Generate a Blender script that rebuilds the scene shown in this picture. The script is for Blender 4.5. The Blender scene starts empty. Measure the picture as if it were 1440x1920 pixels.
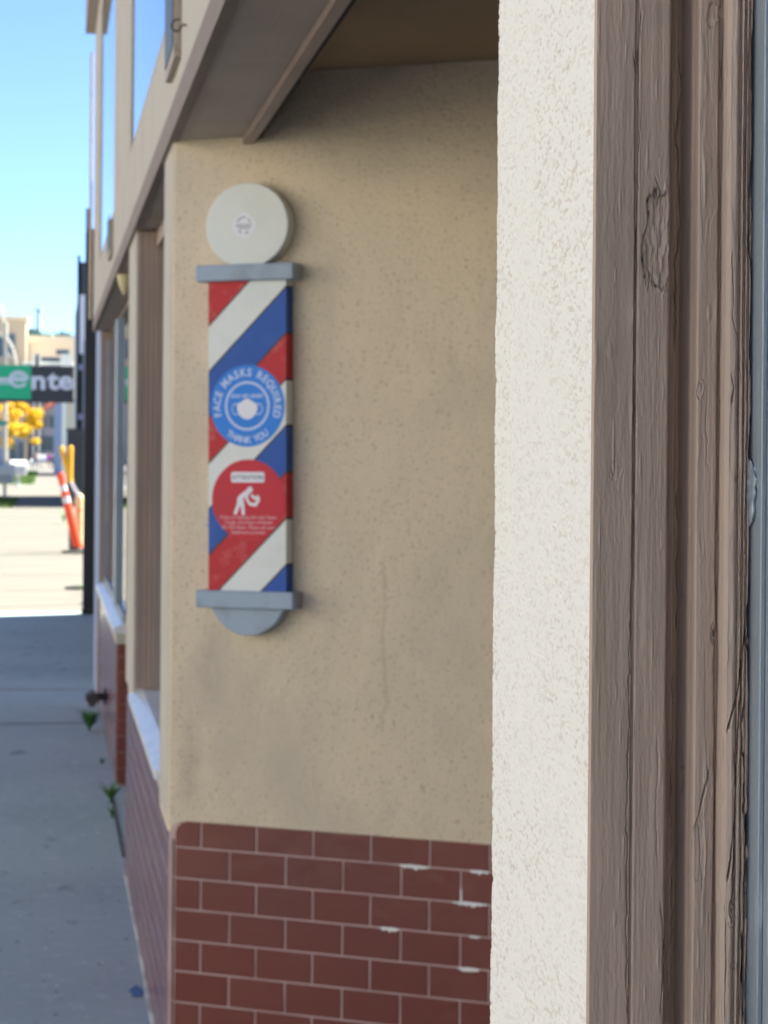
import bpy, bmesh, math, random
import numpy as np
from mathutils import Vector, Matrix
random.seed(7)
SC = bpy.context.scene
COL = SC.collection
# ---------------------------------------------------------------- camera model
F = 4270.; PX, PY = 720., 850.4; RO = .0085; TH = math.atan(635/4270); H = 1.65
def ray(px, py):
    dx, dy = px-PX, py-PY; k = 1+RO*RO; u = (dx+RO*dy)/k; v = (dy-RO*dx)/k
    return (u*math.cos(TH)+F*math.sin(TH), -u*math.sin(TH)+F*math.cos(TH), -v)
def onX(px, py, X):
    d = ray(px, py); t = X/d[0]; return (X, d[1]*t, H+d[2]*t)
def onY(px, py, Y):
    d = ray(px, py); t = Y/d[1]; return (d[0]*t, Y, H+d[2]*t)
cam = bpy.data.cameras.new('camera'); camo = bpy.data.objects.new('camera', cam); COL.objects.link(camo)
camo.matrix_world = Matrix.Translation((0, 0, H)) @ Matrix.Rotation(-TH, 4, 'Z') @ Matrix.Rotation(math.pi/2, 4, 'X') @ Matrix.Rotation(RO, 4, 'Z')
cam.sensor_fit = 'VERTICAL'; cam.sensor_height = 36; cam.lens = F/1920*36
cam.shift_y = -(960-PY)/1920
cam.clip_start = .05; cam.clip_end = 3000
cam.dof.use_dof = True; cam.dof.focus_distance = 1.28; cam.dof.aperture_fstop = 28
SC.camera = camo
# ---------------------------------------------------------------- light
SUN_EL, SUN_AZ = 47, 68      # azimuth clockwise from +Y
w = bpy.data.worlds.new('World'); SC.world = w; w.use_nodes = True
nt = w.node_tree; bg = nt.nodes['Background']
sky = nt.nodes.new('ShaderNodeTexSky'); sky.sky_type = 'NISHITA'; sky.sun_disc = False
sky.sun_elevation = math.radians(SUN_EL); sky.sun_rotation = math.radians(SUN_AZ)
sky.air_density = 1.0; sky.dust_density = .1; sky.ozone_density = 4.5; sky.altitude = 5000
nt.links.new(sky.outputs[0], bg.inputs[0]); bg.inputs[1].default_value = .058
sl = bpy.data.lights.new('sun', 'SUN'); sl.energy = 5.0; sl.angle = math.radians(.53); sl.color = (1, .965, .86)
so = bpy.data.objects.new('sun', sl); COL.objects.link(so); so.location = (10, 0, 20)
e, a = math.radians(SUN_EL), math.radians(SUN_AZ)
so.rotation_euler = Vector((-math.sin(a)*math.cos(e), -math.cos(a)*math.cos(e), -math.sin(e))).to_track_quat('-Z', 'Y').to_euler()
SC.view_settings.view_transform = 'Standard'; SC.view_settings.look = 'None'
SC.view_settings.exposure = 2.38; SC.view_settings.gamma = 1
SC.cycles.use_denoising = True; SC.cycles.max_bounces = 10; SC.cycles.diffuse_bounces = 6
# ---------------------------------------------------------------- helpers
def tag(o, label=None, cat=None, group=None, kind=None):
    if label: o['label'] = label
    if cat: o['category'] = cat
    if group: o['group'] = group
    if kind: o['kind'] = kind
    return o
def empty(name, loc=(0, 0, 0)):
    o = bpy.data.objects.new(name, None); COL.objects.link(o); o.location = loc; o.empty_display_size = .1
    bpy.context.view_layer.update(); return o
class MB:
    def __init__(s): s.v = []; s.f = []; s.m = []
    def add(s, vs, fs, m=0):
        b = len(s.v); s.v += [tuple(x) for x in vs]; s.f += [tuple(b+i for i in f) for f in fs]; s.m += [m]*len(fs); return s
    def box(s, x0, x1, y0, y1, z0, z1, m=0):
        if x0 > x1: x0, x1 = x1, x0
        if y0 > y1: y0, y1 = y1, y0
        if z0 > z1: z0, z1 = z1, z0
        vs = [(x, y, z) for z in (z0, z1) for y in (y0, y1) for x in (x0, x1)]
        return s.add(vs, [(0, 2, 3, 1), (4, 5, 7, 6), (0, 1, 5, 4), (2, 6, 7, 3), (0, 4, 6, 2), (1, 3, 7, 5)], m)
    def prism(s, pts, z0, z1, m=0):        # pts ccw in xy
        n = len(pts); vs = [(x, y, z0) for x, y in pts]+[(x, y, z1) for x, y in pts]
        fs = [tuple(reversed(range(n))), tuple(range(n, 2*n))]+[(i, (i+1) % n, n+(i+1) % n, n+i) for i in range(n)]
        return s.add(vs, fs, m)
    def extr(s, pts, M, h0, h1, m=0):      # pts (a,b); M maps (a,b,h) -> world
        n = len(pts); vs = [M(x, y, h0) for x, y in pts]+[M(x, y, h1) for x, y in pts]
        fs = [tuple(reversed(range(n))), tuple(range(n, 2*n))]+[(i, (i+1) % n, n+(i+1) % n, n+i) for i in range(n)]
        return s.add(vs, fs, m)
    def cyl(s, p0, p1, r0, r1=None, n=16, m=0, caps=True):
        r1 = r0 if r1 is None else r1
        p0, p1 = Vector(p0), Vector(p1); d = (p1-p0).normalized()
        a_ = d.orthogonal().normalized(); b_ = d.cross(a_)
        vs = []
        for p, r in ((p0, r0), (p1, r1)):
            for i in range(n):
                t = 2*math.pi*i/n; vs.append(p+a_*math.cos(t)*r+b_*math.sin(t)*r)
        fs = [(i, (i+1) % n, n+(i+1) % n, n+i) for i in range(n)]
        if caps: fs += [tuple(reversed(range(n))), tuple(range(n, 2*n))]
        return s.add(vs, fs, m)
    def tube(s, pts, r, n=8, m=0):
        for i in range(len(pts)-1):
            s.cyl(pts[i], pts[i+1], r, r, n, m)
        return s
    def lathe(s, prof, c=(0, 0, 0), n=24, m=0):
        vs = []; fs = []
        for r, z in prof:
            for i in range(n):
                t = 2*math.pi*i/n; vs.append((c[0]+r*math.cos(t), c[1]+r*math.sin(t), c[2]+z))
        for j in range(len(prof)-1):
            for i in range(n):
                fs.append((j*n+i, j*n+(i+1) % n, (j+1)*n+(i+1) % n, (j+1)*n+i))
        fs += [tuple(reversed(range(n))), tuple(range((len(prof)-1)*n, len(prof)*n))]
        return s.add(vs, fs, m)
    def build(s, name, mats, parent=None, bevel=0, smooth=False, attr=None):
        me = bpy.data.meshes.new(name)
        vs = s.v
        if parent is not None:
            L = parent.matrix_world.translation; vs = [(x-L.x, y-L.y, z-L.z) for x, y, z in vs]
        me.from_pydata(vs, [], s.f); 
        for m in (mats if isinstance(mats, (list, tuple)) else [mats]): me.materials.append(m)
        me.polygons.foreach_set('material_index', s.m)
        if smooth: me.polygons.foreach_set('use_smooth', [True]*len(me.polygons))
        if attr is not None:
            at = me.attributes.new('tone', 'FLOAT', 'POINT'); at.data.foreach_set('value', attr)
        me.update()
        o = bpy.data.objects.new(name, me); COL.objects.link(o)
        if parent is not None: o.parent = parent
        if bevel:
            b = o.modifiers.new('bevel', 'BEVEL'); b.width = bevel; b.segments = 2; b.limit_method = 'ANGLE'; b.angle_limit = .6
        return o
def sub(o):          # a part that carries sub-parts keeps its origin at its parent's
    bpy.context.view_layer.update(); return o
# ---------------------------------------------------------------- materials
def mat(name, col, rough=.6, metal=0, spec=.5, noise=None, bump=None, var=None, coat=0):
    """noise: list of (scale, lo, hi, colour, detail, axis stretch) darkening patches; bump: list of (scale, dist, stretch, detail)"""
    m = bpy.data.materials.new(name); m.use_nodes = True; t = m.node_tree; N = t.nodes; Lk = t.links
    p = N['Principled BSDF']; p.inputs['Roughness'].default_value = rough; p.inputs['Metallic'].default_value = metal
    p.inputs['Specular IOR Level'].default_value = spec; p.inputs['Coat Weight'].default_value = coat
    p.inputs['Base Color'].default_value = (*col, 1)
    cur = None
    tc = N.new('ShaderNodeTexCoord')
    def vec(st):
        if not st: return tc.outputs['Object']
        mp = N.new('ShaderNodeMapping'); mp.inputs['Scale'].default_value = st; Lk.new(tc.outputs['Object'], mp.inputs[0]); return mp.outputs[0]
    def mixin(fac, colr):
        nonlocal cur
        mx = N.new('ShaderNodeMix'); mx.data_type = 'RGBA'
        Lk.new(fac, mx.inputs[0])
        if cur is None: mx.inputs[6].default_value = (*col, 1)
        else: Lk.new(cur, mx.inputs[6])
        mx.inputs[7].default_value = (*colr, 1); cur = mx.outputs[2]
    for (sc_, lo, hi, c_, det, st) in (noise or []):
        n_ = N.new('ShaderNodeTexNoise'); n_.inputs['Scale'].default_value = sc_; n_.inputs['Detail'].default_value = det
        Lk.new(vec(st), n_.inputs['Vector'])
        mr = N.new('ShaderNodeMapRange'); mr.inputs[1].default_value = lo; mr.inputs[2].default_value = hi; Lk.new(n_.outputs['Fac'], mr.inputs[0])
        mixin(mr.outputs[0], c_)
    if var:      # vertex attribute 'tone' mixes in another colour
        at = N.new('ShaderNodeAttribute'); at.attribute_name = 'tone'; mixin(at.outputs['Fac'], var)
    if cur is not None: Lk.new(cur, p.inputs['Base Color'])
    prev = None
    for (sc_, dist, st, det) in (bump or []):
        n_ = N.new('ShaderNodeTexNoise'); n_.inputs['Scale'].default_value = sc_; n_.inputs['Detail'].default_value = det
        Lk.new(vec(st), n_.inputs['Vector'])
        b = N.new('ShaderNodeBump'); b.inputs['Distance'].default_value = dist; b.inputs['Strength'].default_value = 1; Lk.new(n_.outputs['Fac'], b.inputs['Height'])
        if prev is not None: Lk.new(prev, b.inputs['Normal'])
        prev = b.outputs[0]
    if prev is not None: Lk.new(prev, p.inputs['Normal'])
    return m
M = {}
M['stucco'] = mat('tan_stucco', (.67, .56, .42), .85, spec=.25,
    noise=[(130, .58, .73, (.42, .335, .245), 2, None), (2.2, .50, .78, (.54, .465, .365), 3, None), (6, .58, .8, (.56, .48, .38), 4, (1, 1, .25))],
    bump=[(120, .0032, None, 4), (9, .009, None, 2)])
M['stucco_fac'] = mat('pale_stucco', (.50, .47, .405), .85, spec=.25, noise=[(3, .5, .8, (.46, .41, .36), 3, None)], bump=[(110, .003, None, 3)])
def add_streak(m, s0, z0, z1, wd, colr):
    t = m.node_tree; N = t.nodes; K = t.links; p = N['Principled BSDF']
    src = p.inputs['Base Color'].links[0].from_socket
    tc = N.new('ShaderNodeTexCoord'); sx = N.new('ShaderNodeSeparateXYZ'); K.new(tc.outputs['Object'], sx.inputs[0])
    def mt(op, a_, b_=None, c_=None):
        n = N.new('ShaderNodeMath'); n.operation = op
        for i, q in enumerate((a_, b_, c_)):
            if q is None: continue
            if isinstance(q, (int, float)): n.inputs[i].default_value = q
            else: K.new(q, n.inputs[i])
        return n.outputs[0]
    Sx, Sy = math.sin(math.radians(59.4)), -math.cos(math.radians(59.4))
    u = mt('ADD', mt('MULTIPLY', mt('SUBTRACT', sx.outputs[0], .318-.4), Sx), mt('MULTIPLY', mt('SUBTRACT', sx.outputs[1], 5.826), Sy))
    nz = N.new('ShaderNodeTexNoise'); nz.inputs['Scale'].default_value = 9; nz.inputs['Detail'].default_value = 5; K.new(tc.outputs['Object'], nz.inputs['Vector'])
    du = mt('ABSOLUTE', mt('SUBTRACT', mt('ADD', u, mt('MULTIPLY', mt('SUBTRACT', nz.outputs['Fac'], .5), .05)), s0))
    a_ = mt('SUBTRACT', 1, mt('DIVIDE', du, wd)); a_.node.use_clamp = True
    zz = mt('MULTIPLY', mt('MULTIPLY', mt('SUBTRACT', sx.outputs[2], z0), 6), mt('MULTIPLY', mt('SUBTRACT', z1, sx.outputs[2]), 6)); zz.node.use_clamp = True
    n2 = N.new('ShaderNodeTexNoise'); n2.inputs['Scale'].default_value = 40; K.new(tc.outputs['Object'], n2.inputs['Vector'])
    f = mt('MULTIPLY', mt('MULTIPLY', a_, zz), n2.outputs['Fac'])
    mx = N.new('ShaderNodeMix'); mx.data_type = 'RGBA'; K.new(f, mx.inputs[0]); K.new(src, mx.inputs[6]); mx.inputs[7].default_value = (*colr, 1); K.new(mx.outputs[2], p.inputs['Base Color'])
add_streak(M['stucco'], .592, .95, 1.42, .009, (.42, .36, .28))
add_streak(M['stucco'], .055, .72, 1.0, .05, (.25, .21, .17))
add_streak(M['stucco'], .11, .95, 1.25, .06, (.40, .33, .27))
M['white_stucco'] = mat('white_stucco', (.81, .795, .75), .8, spec=.2, noise=[(7, .5, .8, (.80, .79, .73), 3, None)], var=(.60, .54, .45), bump=[(900, .0004, None, 2)])
M['brown'] = mat('brown_paint', (.33, .245, .20), .55, spec=.35, noise=[(5, .45, .8, (.26, .19, .15), 4, (1, 1, .3)), (60, .7, .8, (.27, .22, .18), 2, None)], bump=[(220, .001, (1, 1, .08), 3)])
M['ceil'] = mat('ceiling_paint', (.34, .25, .155), .85, spec=.2, noise=[(3, .4, .75, (.29, .21, .13), 4, None)], bump=[(110, .004, None, 3)])
M['dkb'] = mat('bounce_cut_entry_dark', (.09, .065, .05), .7)  # unseen entry walls darkened to cut bounce and deepen the header shade
M['soffit'] = mat('brown_soffit_paint', (.41, .345, .285), .6, spec=.3, noise=[(4, .4, .75, (.35, .29, .24), 4, None)], bump=[(60, .001, (1, .1, 1), 2)])
M['frame'] = mat('weathered_brown_paint', (.42, .315, .26), .45, spec=.4,
    noise=[(14, .45, .75, (.325, .25, .21), 4, (1, 1, .25)), (45, .62, .8, (.42, .33, .275), 3, (1, 1, .2))], var=(.035, .02, .016),
    bump=[(700, .00012, (1, 1, .05), 3), (420, .00028, (1, 1, .45), 4)])
M['tile'] = mat('oxblood_glazed_tile', (.185, .05, .035), .25, spec=.5, noise=[(1.2, .4, .7, (.135, .042, .036), 2, None)], var=(.165, .035, .022), bump=[(25, .0015, None, 2)], coat=.2)
M['grout2'] = mat('dull_grout', (.20, .13, .125), .6, noise=[(8, .5, .7, (.27, .19, .175), 2, None)])
M['grout'] = mat('grout', (.50, .36, .34), .9, noise=[(8, .5, .7, (.42, .29, .27), 2, None)])
M['whitepaint'] = mat('white_paint', (.78, .78, .78), .5, noise=[(9, .5, .8, (.62, .62, .6), 3, None)])
M['sillw'] = mat('white_sill_paint', (.72, .75, .78), .3, noise=[(12, .5, .8, (.55, .56, .56), 3, None)], bump=[(40, .002, None, 2)])
M['alu'] = mat('weathered_aluminium', (.30, .36, .42), .45, metal=.3, noise=[(30, .5, .75, (.19, .23, .28), 4, (1, 1, .15)), (90, .66, .72, (.55, .6, .66), 3, (1, 1, .1))], bump=[(300, .0006, (1, 1, .05), 3)])
M['glass'] = mat('window_glass', (.012, .02, .024), .02, spec=.55)
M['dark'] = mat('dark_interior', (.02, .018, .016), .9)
M['black'] = mat('black_paint', (.010, .012, .018), .4)
M['char'] = mat('charcoal_metal', (.035, .038, .046), .45)
M['violet'] = mat('grey_galvanised_metal', (.22, .24, .36), .4, metal=.3)
M['green'] = mat('sign_green', (.0, .40, .19), .4)
M['signdark'] = mat('sign_charcoal', (.022, .024, .032), .4)
M['signwhite'] = mat('sign_white', (.62, .64, .74), .5)
M['cap'] = mat('cap_grey_paint', (.32, .40, .50), .5, spec=.3, noise=[(12, .5, .8, (.22, .26, .31), 3, None)])
M['ball'] = mat('ivory_paint', (.71, .73, .70), .5, spec=.3, noise=[(6, .45, .8, (.64, .665, .61), 3, None)], bump=[(30, .001, None, 3)])
M['pw'] = mat('pole_white', (.74, .765, .74), .5, spec=.25, noise=[(14, .5, .8, (.66, .685, .67), 4, None)])
M['pr'] = mat('pole_red', (.52, .04, .05), .55, spec=.2, noise=[(22, .55, .72, (.60, .13, .13), 4, None)])
M['pb'] = mat('pole_blue', (.04, .11, .40), .55, spec=.2, noise=[(14, .5, .8, (.05, .13, .43), 4, None)])
M['pk'] = mat('pole_black', (.018, .018, .016), .5)
M['sblue'] = mat('sticker_blue', (.04, .235, .74), .5, spec=.2)
M['sred'] = mat('sticker_red', (.58, .04, .06), .5, spec=.2, noise=[(9, .55, .75, (.47, .05, .06), 3, None)])
M['slight'] = mat('sticker_pale_print', (.50, .60, .88), .4)
M['swhite'] = mat('sticker_white', (.74, .75, .82), .4)
M['spink'] = mat('sticker_pink_print', (.66, .40, .46), .4)
M['sgrey'] = mat('badge_grey_print', (.17, .165, .21), .5)
M['teal'] = mat('dark_teal_paint', (.02, .05, .06), .5)
M['wood'] = mat('beige_painted_wood', (.36, .30, .24), .6, noise=[(30, .55, .7, (.26, .2, .15), 3, None)])
M['hook'] = mat('hook_steel', (.035, .03, .028), .5, metal=.6)
M['concrete'] = mat('blue_shade_concrete', (.42, .52, .53), .9, spec=.2,  # shaded stretch of walk: blue skylight and brightness put into the colour
    noise=[(.9, .4, .75, (.34, .43, .45), 5, None), (14, .55, .75, (.50, .58, .60), 4, None), (5, .64, .72, (.25, .28, .29), 4, (1, .5, 1)), (34, .71, .74, (.20, .22, .23), 1, (1, .4, 1)), (48, .73, .75, (.75, .78, .78), 1, (1, .5, 1)), (300, .5, .75, (.28, .33, .35), 2, None)], bump=[(160, .002, None, 4)])
M['concrete2'] = mat('sunlit_concrete', (.138, .127, .10), .9, noise=[(.6, .45, .75, (.112, .104, .083), 4, (1, 1.6, 1))])  # sunlit copy of the walk, colour darkened to hold back the sun's glare
M['joint'] = mat('dark_joint', (.07, .07, .065), .95)
M['palec'] = mat('pale_mortar', (.42, .43, .43), .9, noise=[(14, .45, .65, (.25, .25, .25), 4, None)])
M['asphalt'] = mat('asphalt', (.09, .09, .09), .9, noise=[(.5, .4, .7, (.12, .12, .115), 5, None)])
M['ground'] = mat('dry_ground', (.20, .19, .15), .95)
M['grass'] = mat('grass_green', (.10, .17, .03), .8)
M['leafg'] = mat('weed_green', (.06, .20, .02), .6)
M['yellowleaf'] = mat('yellow_blossom', (.92, .62, .01), .7, noise=[(3, .45, .6, (.62, .42, .02), 3, None)])
M['bark'] = mat('bark', (.28, .22, .17), .9)
M['orange'] = mat('safety_orange', (.85, .075, .015), .45)
M['band'] = mat('reflective_white', (.7, .68, .72), .35)
M['yellow'] = mat('safety_yellow', (.80, .43, .01), .45)
M['paleyel'] = mat('faded_yellow', (.66, .56, .30), .6, noise=[(5, .58, .66, (.7, .18, .06), 2, None)])
M['rubber'] = mat('black_rubber', (.02, .022, .018), .8)
M['boxw'] = mat('white_enamel', (.8, .8, .74), .4)
M['boxg'] = mat('grey_enamel', (.55, .55, .58), .5)
M['tan'] = mat('tan_wall', (.52, .40, .28), .9)
M['cream'] = mat('cream_wall', (.72, .66, .54), .9)
M['greyb'] = mat('grey_wall', (.34, .34, .38), .9)
M['bluew'] = mat('blue_grey_wall', (.30, .36, .52), .8)
M['farglass'] = mat('far_window', (.06, .10, .12), .15)
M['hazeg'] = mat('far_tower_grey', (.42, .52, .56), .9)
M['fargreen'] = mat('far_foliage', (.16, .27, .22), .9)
M['roofred'] = mat('red_roof', (.45, .13, .09), .8)
M['skin'] = mat('skin', (.45, .27, .2), .6); M['hair'] = mat('dark_hair', (.03, .02, .015), .7)
M['magenta'] = mat('magenta_shirt', (.62, .05, .55), .7); M['orshirt'] = mat('coral_shirt', (.75, .15, .09), .7)
M['navy'] = mat('dark_trousers', (.03, .035, .06), .8); M['pants'] = mat('tan_trousers', (.42, .3, .25), .8); M['greysh'] = mat('grey_shirt', (.2, .19, .2), .8)
M['lamp'] = mat('lamp_shade_cream', (.62, .55, .33), .5)
M['signteal'] = mat('street_sign_green', (.01, .28, .22), .4)
M['bluespot'] = mat('blue_marking_paint', (.07, .16, .38), .9)
M['iron'] = mat('black_iron', (.03, .03, .028), .6, noise=[(30, .5, .7, (.07, .05, .04), 3, None)])
# ---------------------------------------------------------------- numpy noise
def vnoise(x, y, seed=0):
    xi = np.floor(x).astype(np.int64); yi = np.floor(y).astype(np.int64); fx = x-xi; fy = y-yi
    fx = fx*fx*(3-2*fx); fy = fy*fy*(3-2*fy)
    def h(i, j):
        n = (i*374761393+j*668265263+seed*1442695041) & 0xffffffff
        n = ((n ^ (n >> 13))*1274126177) & 0xffffffff
        return ((n ^ (n >> 16)) & 0xffff)/65535.
    return (h(xi, yi)*(1-fx)+h(xi+1, yi)*fx)*(1-fy)+(h(xi, yi+1)*(1-fx)+h(xi+1, yi+1)*fx)*fy
def fbm(x, y, seed=0, o=4):
    s = 0; a_ = .5; t = 0
    for i in range(o): s = s+a_*vnoise(x*2**i, y*2**i, seed+i); t += a_; a_ *= .5
    return s/t
def grid_mesh(name, P, mats, parent, tone=None, smooth=True):
    r, c = P.shape[:2]; me = bpy.data.meshes.new(name)
    V = P.reshape(-1, 3)
    if parent is not None: V = V-np.array(parent.matrix_world.translation)
    idx = np.arange(r*c).reshape(r, c)
    fq = np.stack([idx[:-1, :-1], idx[:-1, 1:], idx[1:, 1:], idx[1:, :-1]], -1).reshape(-1, 4)
    me.vertices.add(r*c); me.vertices.foreach_set('co', V.astype(np.float32).ravel())
    me.loops.add(len(fq)*4); me.loops.foreach_set('vertex_index', fq.ravel().astype(np.int32))
    me.polygons.add(len(fq)); me.polygons.foreach_set('loop_start', np.arange(0, len(fq)*4, 4, dtype=np.int32))
    me.update(calc_edges=True); me.validate()
    if smooth: me.polygons.foreach_set('use_smooth', [True]*len(me.polygons))
    if tone is not None:
        at = me.attributes.new('tone', 'FLOAT', 'POINT'); at.data.foreach_set('value', tone.astype(np.float32).ravel())
    for m in mats if isinstance(mats, (list, tuple)) else [mats]: me.materials.append(m)
    o = bpy.data.objects.new(name, me); COL.objects.link(o)
    if parent is not None: o.parent = parent
    return o
# ---------------------------------------------------------------- lettering
_tc = {}
def text_geo(s, size=1., bold=0., align='CENTER'):
    k = (s, bold, align)
    if k not in _tc:
        cu = bpy.data.curves.new('lettering', 'FONT'); cu.body = s; cu.size = 1; cu.offset = bold; cu.align_x = align; cu.resolution_u = 3
        o = bpy.data.objects.new('lettering', cu); COL.objects.link(o)
        bpy.context.view_layer.update()
        me = bpy.data.meshes.new_from_object(o.evaluated_get(bpy.context.evaluated_depsgraph_get()))
        _tc[k] = ([(v.co.x, v.co.y) for v in me.vertices], [tuple(p.vertices) for p in me.polygons])
        bpy.data.objects.remove(o); bpy.data.meshes.remove(me); bpy.data.curves.remove(cu)
    v, f = _tc[k]
    return [(x*size, y*size) for x, y in v], f
# ================================================================ GROUND
XF = .318        # facade plane (stucco)
def struct(o): o['kind'] = 'structure'; return o
struct(MB().box(-900, 900, -300, 1500, -.5, -.16).build('ground', M['ground']))
struct(MB().box(-12.2, -2.9, -40, 900, -.4, -.13).build('road', M['asphalt']))
struct(MB().box(-2.9, -2.75, -40, 900, -.4, .0).build('kerb', M['palec']))
struct(MB().box(-12.35, -12.2, -40, 900, -.4, .0).build('kerb', M['palec']))
wk = MB().box(-2.75, 14, -8, 23.6, -.4, 0).build('sidewalk', M['concrete']); struct(wk)
struct(MB().box(-8, 12, -18, -8.01, -.4, 0).build('sidewalk', mat('bounce_pad_concrete', (.5, .47, .41), .9)))  # unseen pale pad added behind the viewpoint to bounce light forward
wk2 = MB().box(-2.75, 14, 23.6, 183, -.4, 0.004).build('sidewalk', M['concrete2']); struct(wk2)
struct(MB().box(-16, -12.35, -8, 400, -.4, 0.0).build('sidewalk', M['concrete2']))
struct(MB().box(-30, 30, 183, 200, -.4, .0).build('road', M['asphalt']))
struct(MB().box(-2.75, 10, 200, 420, -.4, 0.004).build('sidewalk', M['concrete2']))
j = MB()
for y in (1.8, 4.6, 13.9): j.box(-2.75, .33, y, y+.010, 0.002, .0045)
struct(j.build('sidewalk_joints', M['joint']))
j = MB()
for y in (27, 30.5, 36, 44, 52, 56.7, 62, 68.5, 84, 95, 110, 130): j.box(-2.75, 4, y, y+.10 if y > 40 else y+.04, 0.006, .009)
struct(j.build('sidewalk_joints', mat('joint_tan', (.27, .255, .22), .95)))
struct(MB().box(-2.75, .36, 15.85, 16.0, 0.002, .0042).build('sidewalk_patch', M['palec']))
# mortar fillet along the foot of the wall
ft = MB(); ys = np.arange(5.9, 9, .04)
fw = [.004+.016*vnoise(np.array([y*5.]), np.array([0.]), 5)[0]*vnoise(np.array([y*1.3]), np.array([4.]), 6)[0]+.002*math.sin(y*40) for y in ys]
for i in range(len(ys)-1):
    x0, x1 = .321-fw[i], .321-fw[i+1]
    ft.add([(x0, ys[i], .0025), (.323, ys[i], .010), (.323, ys[i+1], .010), (x1, ys[i+1], .0025)], [(0, 1, 2, 3)])
struct(ft.build('wall_footing', mat('footing_mortar', (.40, .43, .44), .9, noise=[(7, .42, .56, (.22, .25, .26), 4, None)])))
sp = MB(); c = onY(255, 1858, 6.98); cx, cy = c[0]-.0, 6.98
n = 14; sp.add([(cx+.02*math.cos(i*2*math.pi/n)*(1+.3*math.sin(3*i)), cy+.07*math.sin(i*2*math.pi/n)*(1+.25*math.cos(2*i)), .0035) for i in range(n)], [tuple(range(n))])
tag(sp.build('paint_mark', M['bluespot']), 'small blue spray paint mark on the shaded sidewalk near the wall', 'paint mark')
# ================================================================ THE STOREFRONT BUILDING
B = empty('storefront_building', (.4, 0, 0))
tag(B, 'low stucco storefront building with brown trim and dark red tile base', 'building')
C0 = Vector((.318, 5.826)); S = Vector((math.sin(math.radians(59.4)), -math.cos(math.radians(59.4)))); NV = Vector((S.y, -S.x))
def W(s, z, n=0): return (C0.x+S.x*s+NV.x*n, C0.y+S.y*s+NV.y*n, z)
Yj1 = 6.2527; Yj2 = 8.199; Ypb = 8.947
YN0, YN1 = 1.3042, 1.6032          # near pier
ZT = .70                            # top of tile
HB = 2.44                           # header underside
CEIL = 2.60
SE = 1.50                           # length of splayed wall
# --- walls (body)
wl = MB()
wl.box(.50, 9, 15.2, 15.4, 0, 5.6); wl.box(.50, 9, -5.2, -5, 0, 5.6); wl.box(8.8, 9, -5.0, 15.2, 0, 5.6)
wl.box(.318, .50, 15.0, 15.4, 2.56, 5.6)
wl.box(2.4, 2.5, -5.0, 15.2, 2.7, 5.6)     # inner wall behind the upper windows
wl.build('wall', M['stucco_fac'], B)
MB().box(.30, 9, -5.2, 15.4, 5.6, 5.75).build('roof', M['greyb'], B)
MB().box(.5, 8.8, -5.0, 15.2, .0, .012).build('floor', M['concrete'], B)
# splayed recess wall and pier A (one wall, facade return rounded)
pw = MB(); r = .012
e1 = W(SE, 0); e2 = W(SE, 0, -.12)
poly = [(.318, Yj1), (.318, 5.826+r*1.6), (.319, 5.826+r*.6), (.3215, 5.826-.000), (e1[0], e1[1]), (e2[0], e2[1]), (.44, Yj1)]
pw.prism(poly[::1], ZT-.02, HB+.3)
# tile backing below
pw.prism([(.326, Yj1), (.326, 5.85), W(.012, 0, -.006)[:2], W(SE, 0, -.006)[:2], (e2[0], e2[1]), (.44, Yj1)], 0, ZT-.02)
pw.build('recess_wall', M['stucco'], B)
# facade strip of pier A (paler, facing the street) and upper header band
MB().box(.3165, .3178, 5.845, Yj1, ZT, HB).build('pier_face', M['stucco_fac'], B)
MB().box(.318, .44, Yj2, Ypb, 0.76, HB).build('pier', M['stucco_fac'], B)
# bay 2 lower wall and pier C (white end pilaster, sky reflection put into its blue colour)
Yb2, Yb2e, Yend = 11.30, 15.0, 16.35
MB().box(.352, .50, Yb2e, Yend, 0, 2.52).build('end_pilaster', M['bluew'], B)
MB().box(.345, .42, Yb2e-.02, Yb2e+.05, .0, .78).build('pilaster_edge', M['wood'], B)
# --- header with upper windows: facade plane .306
XH = .306
yw1 = onX(245, 270, XH)[1]; yw2a = onX(213, 400, XH)[1]; yw2b = onX(187, 470, XH)[1]
zb = 2.765; zt = 4.25
hd = MB()
hd.box(XH, .44, -5.2, 15.2, HB+.075, zb)
hd.box(XH, .44, -5.2, 15.2, zt, 5.6)
for y0, y1 in ((yw1, yw2a), (yw2b, 15.2), (-5.2, -4.9), (-1.2, -.9), (3.1, 3.45)): hd.box(XH, .44, y0, y1, zb, zt)
hd.build('fascia', M['stucco_fac'], B)
MB().box(.24, .306, -5.2, 15.25, 4.42, 4.62).build('cornice', M['wood'], B)
for (y0, y1) in ((3.45, yw1), (yw2a, yw2b), (-.9, 3.1), (-4.9, -1.2)):
    f_ = MB()
    t_ = .022
    f_.box(.309, .335, y0, y1, zb, zb+t_); f_.box(.309, .335, y0, y1, zt-t_, zt)
    f_.box(.309, .335, y0, y0+t_, zb+t_, zt-t_); f_.box(.309, .335, y1-t_, y1, zb+t_, zt-t_)
    wo = f_.build('transom_window', M['wood'], B)
    bpy.context.view_layer.update()
    MB().box(.3115, .318, y0+t_, y1-t_, zb+t_, zt-t_).build('pane', M['glass'], wo)
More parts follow.
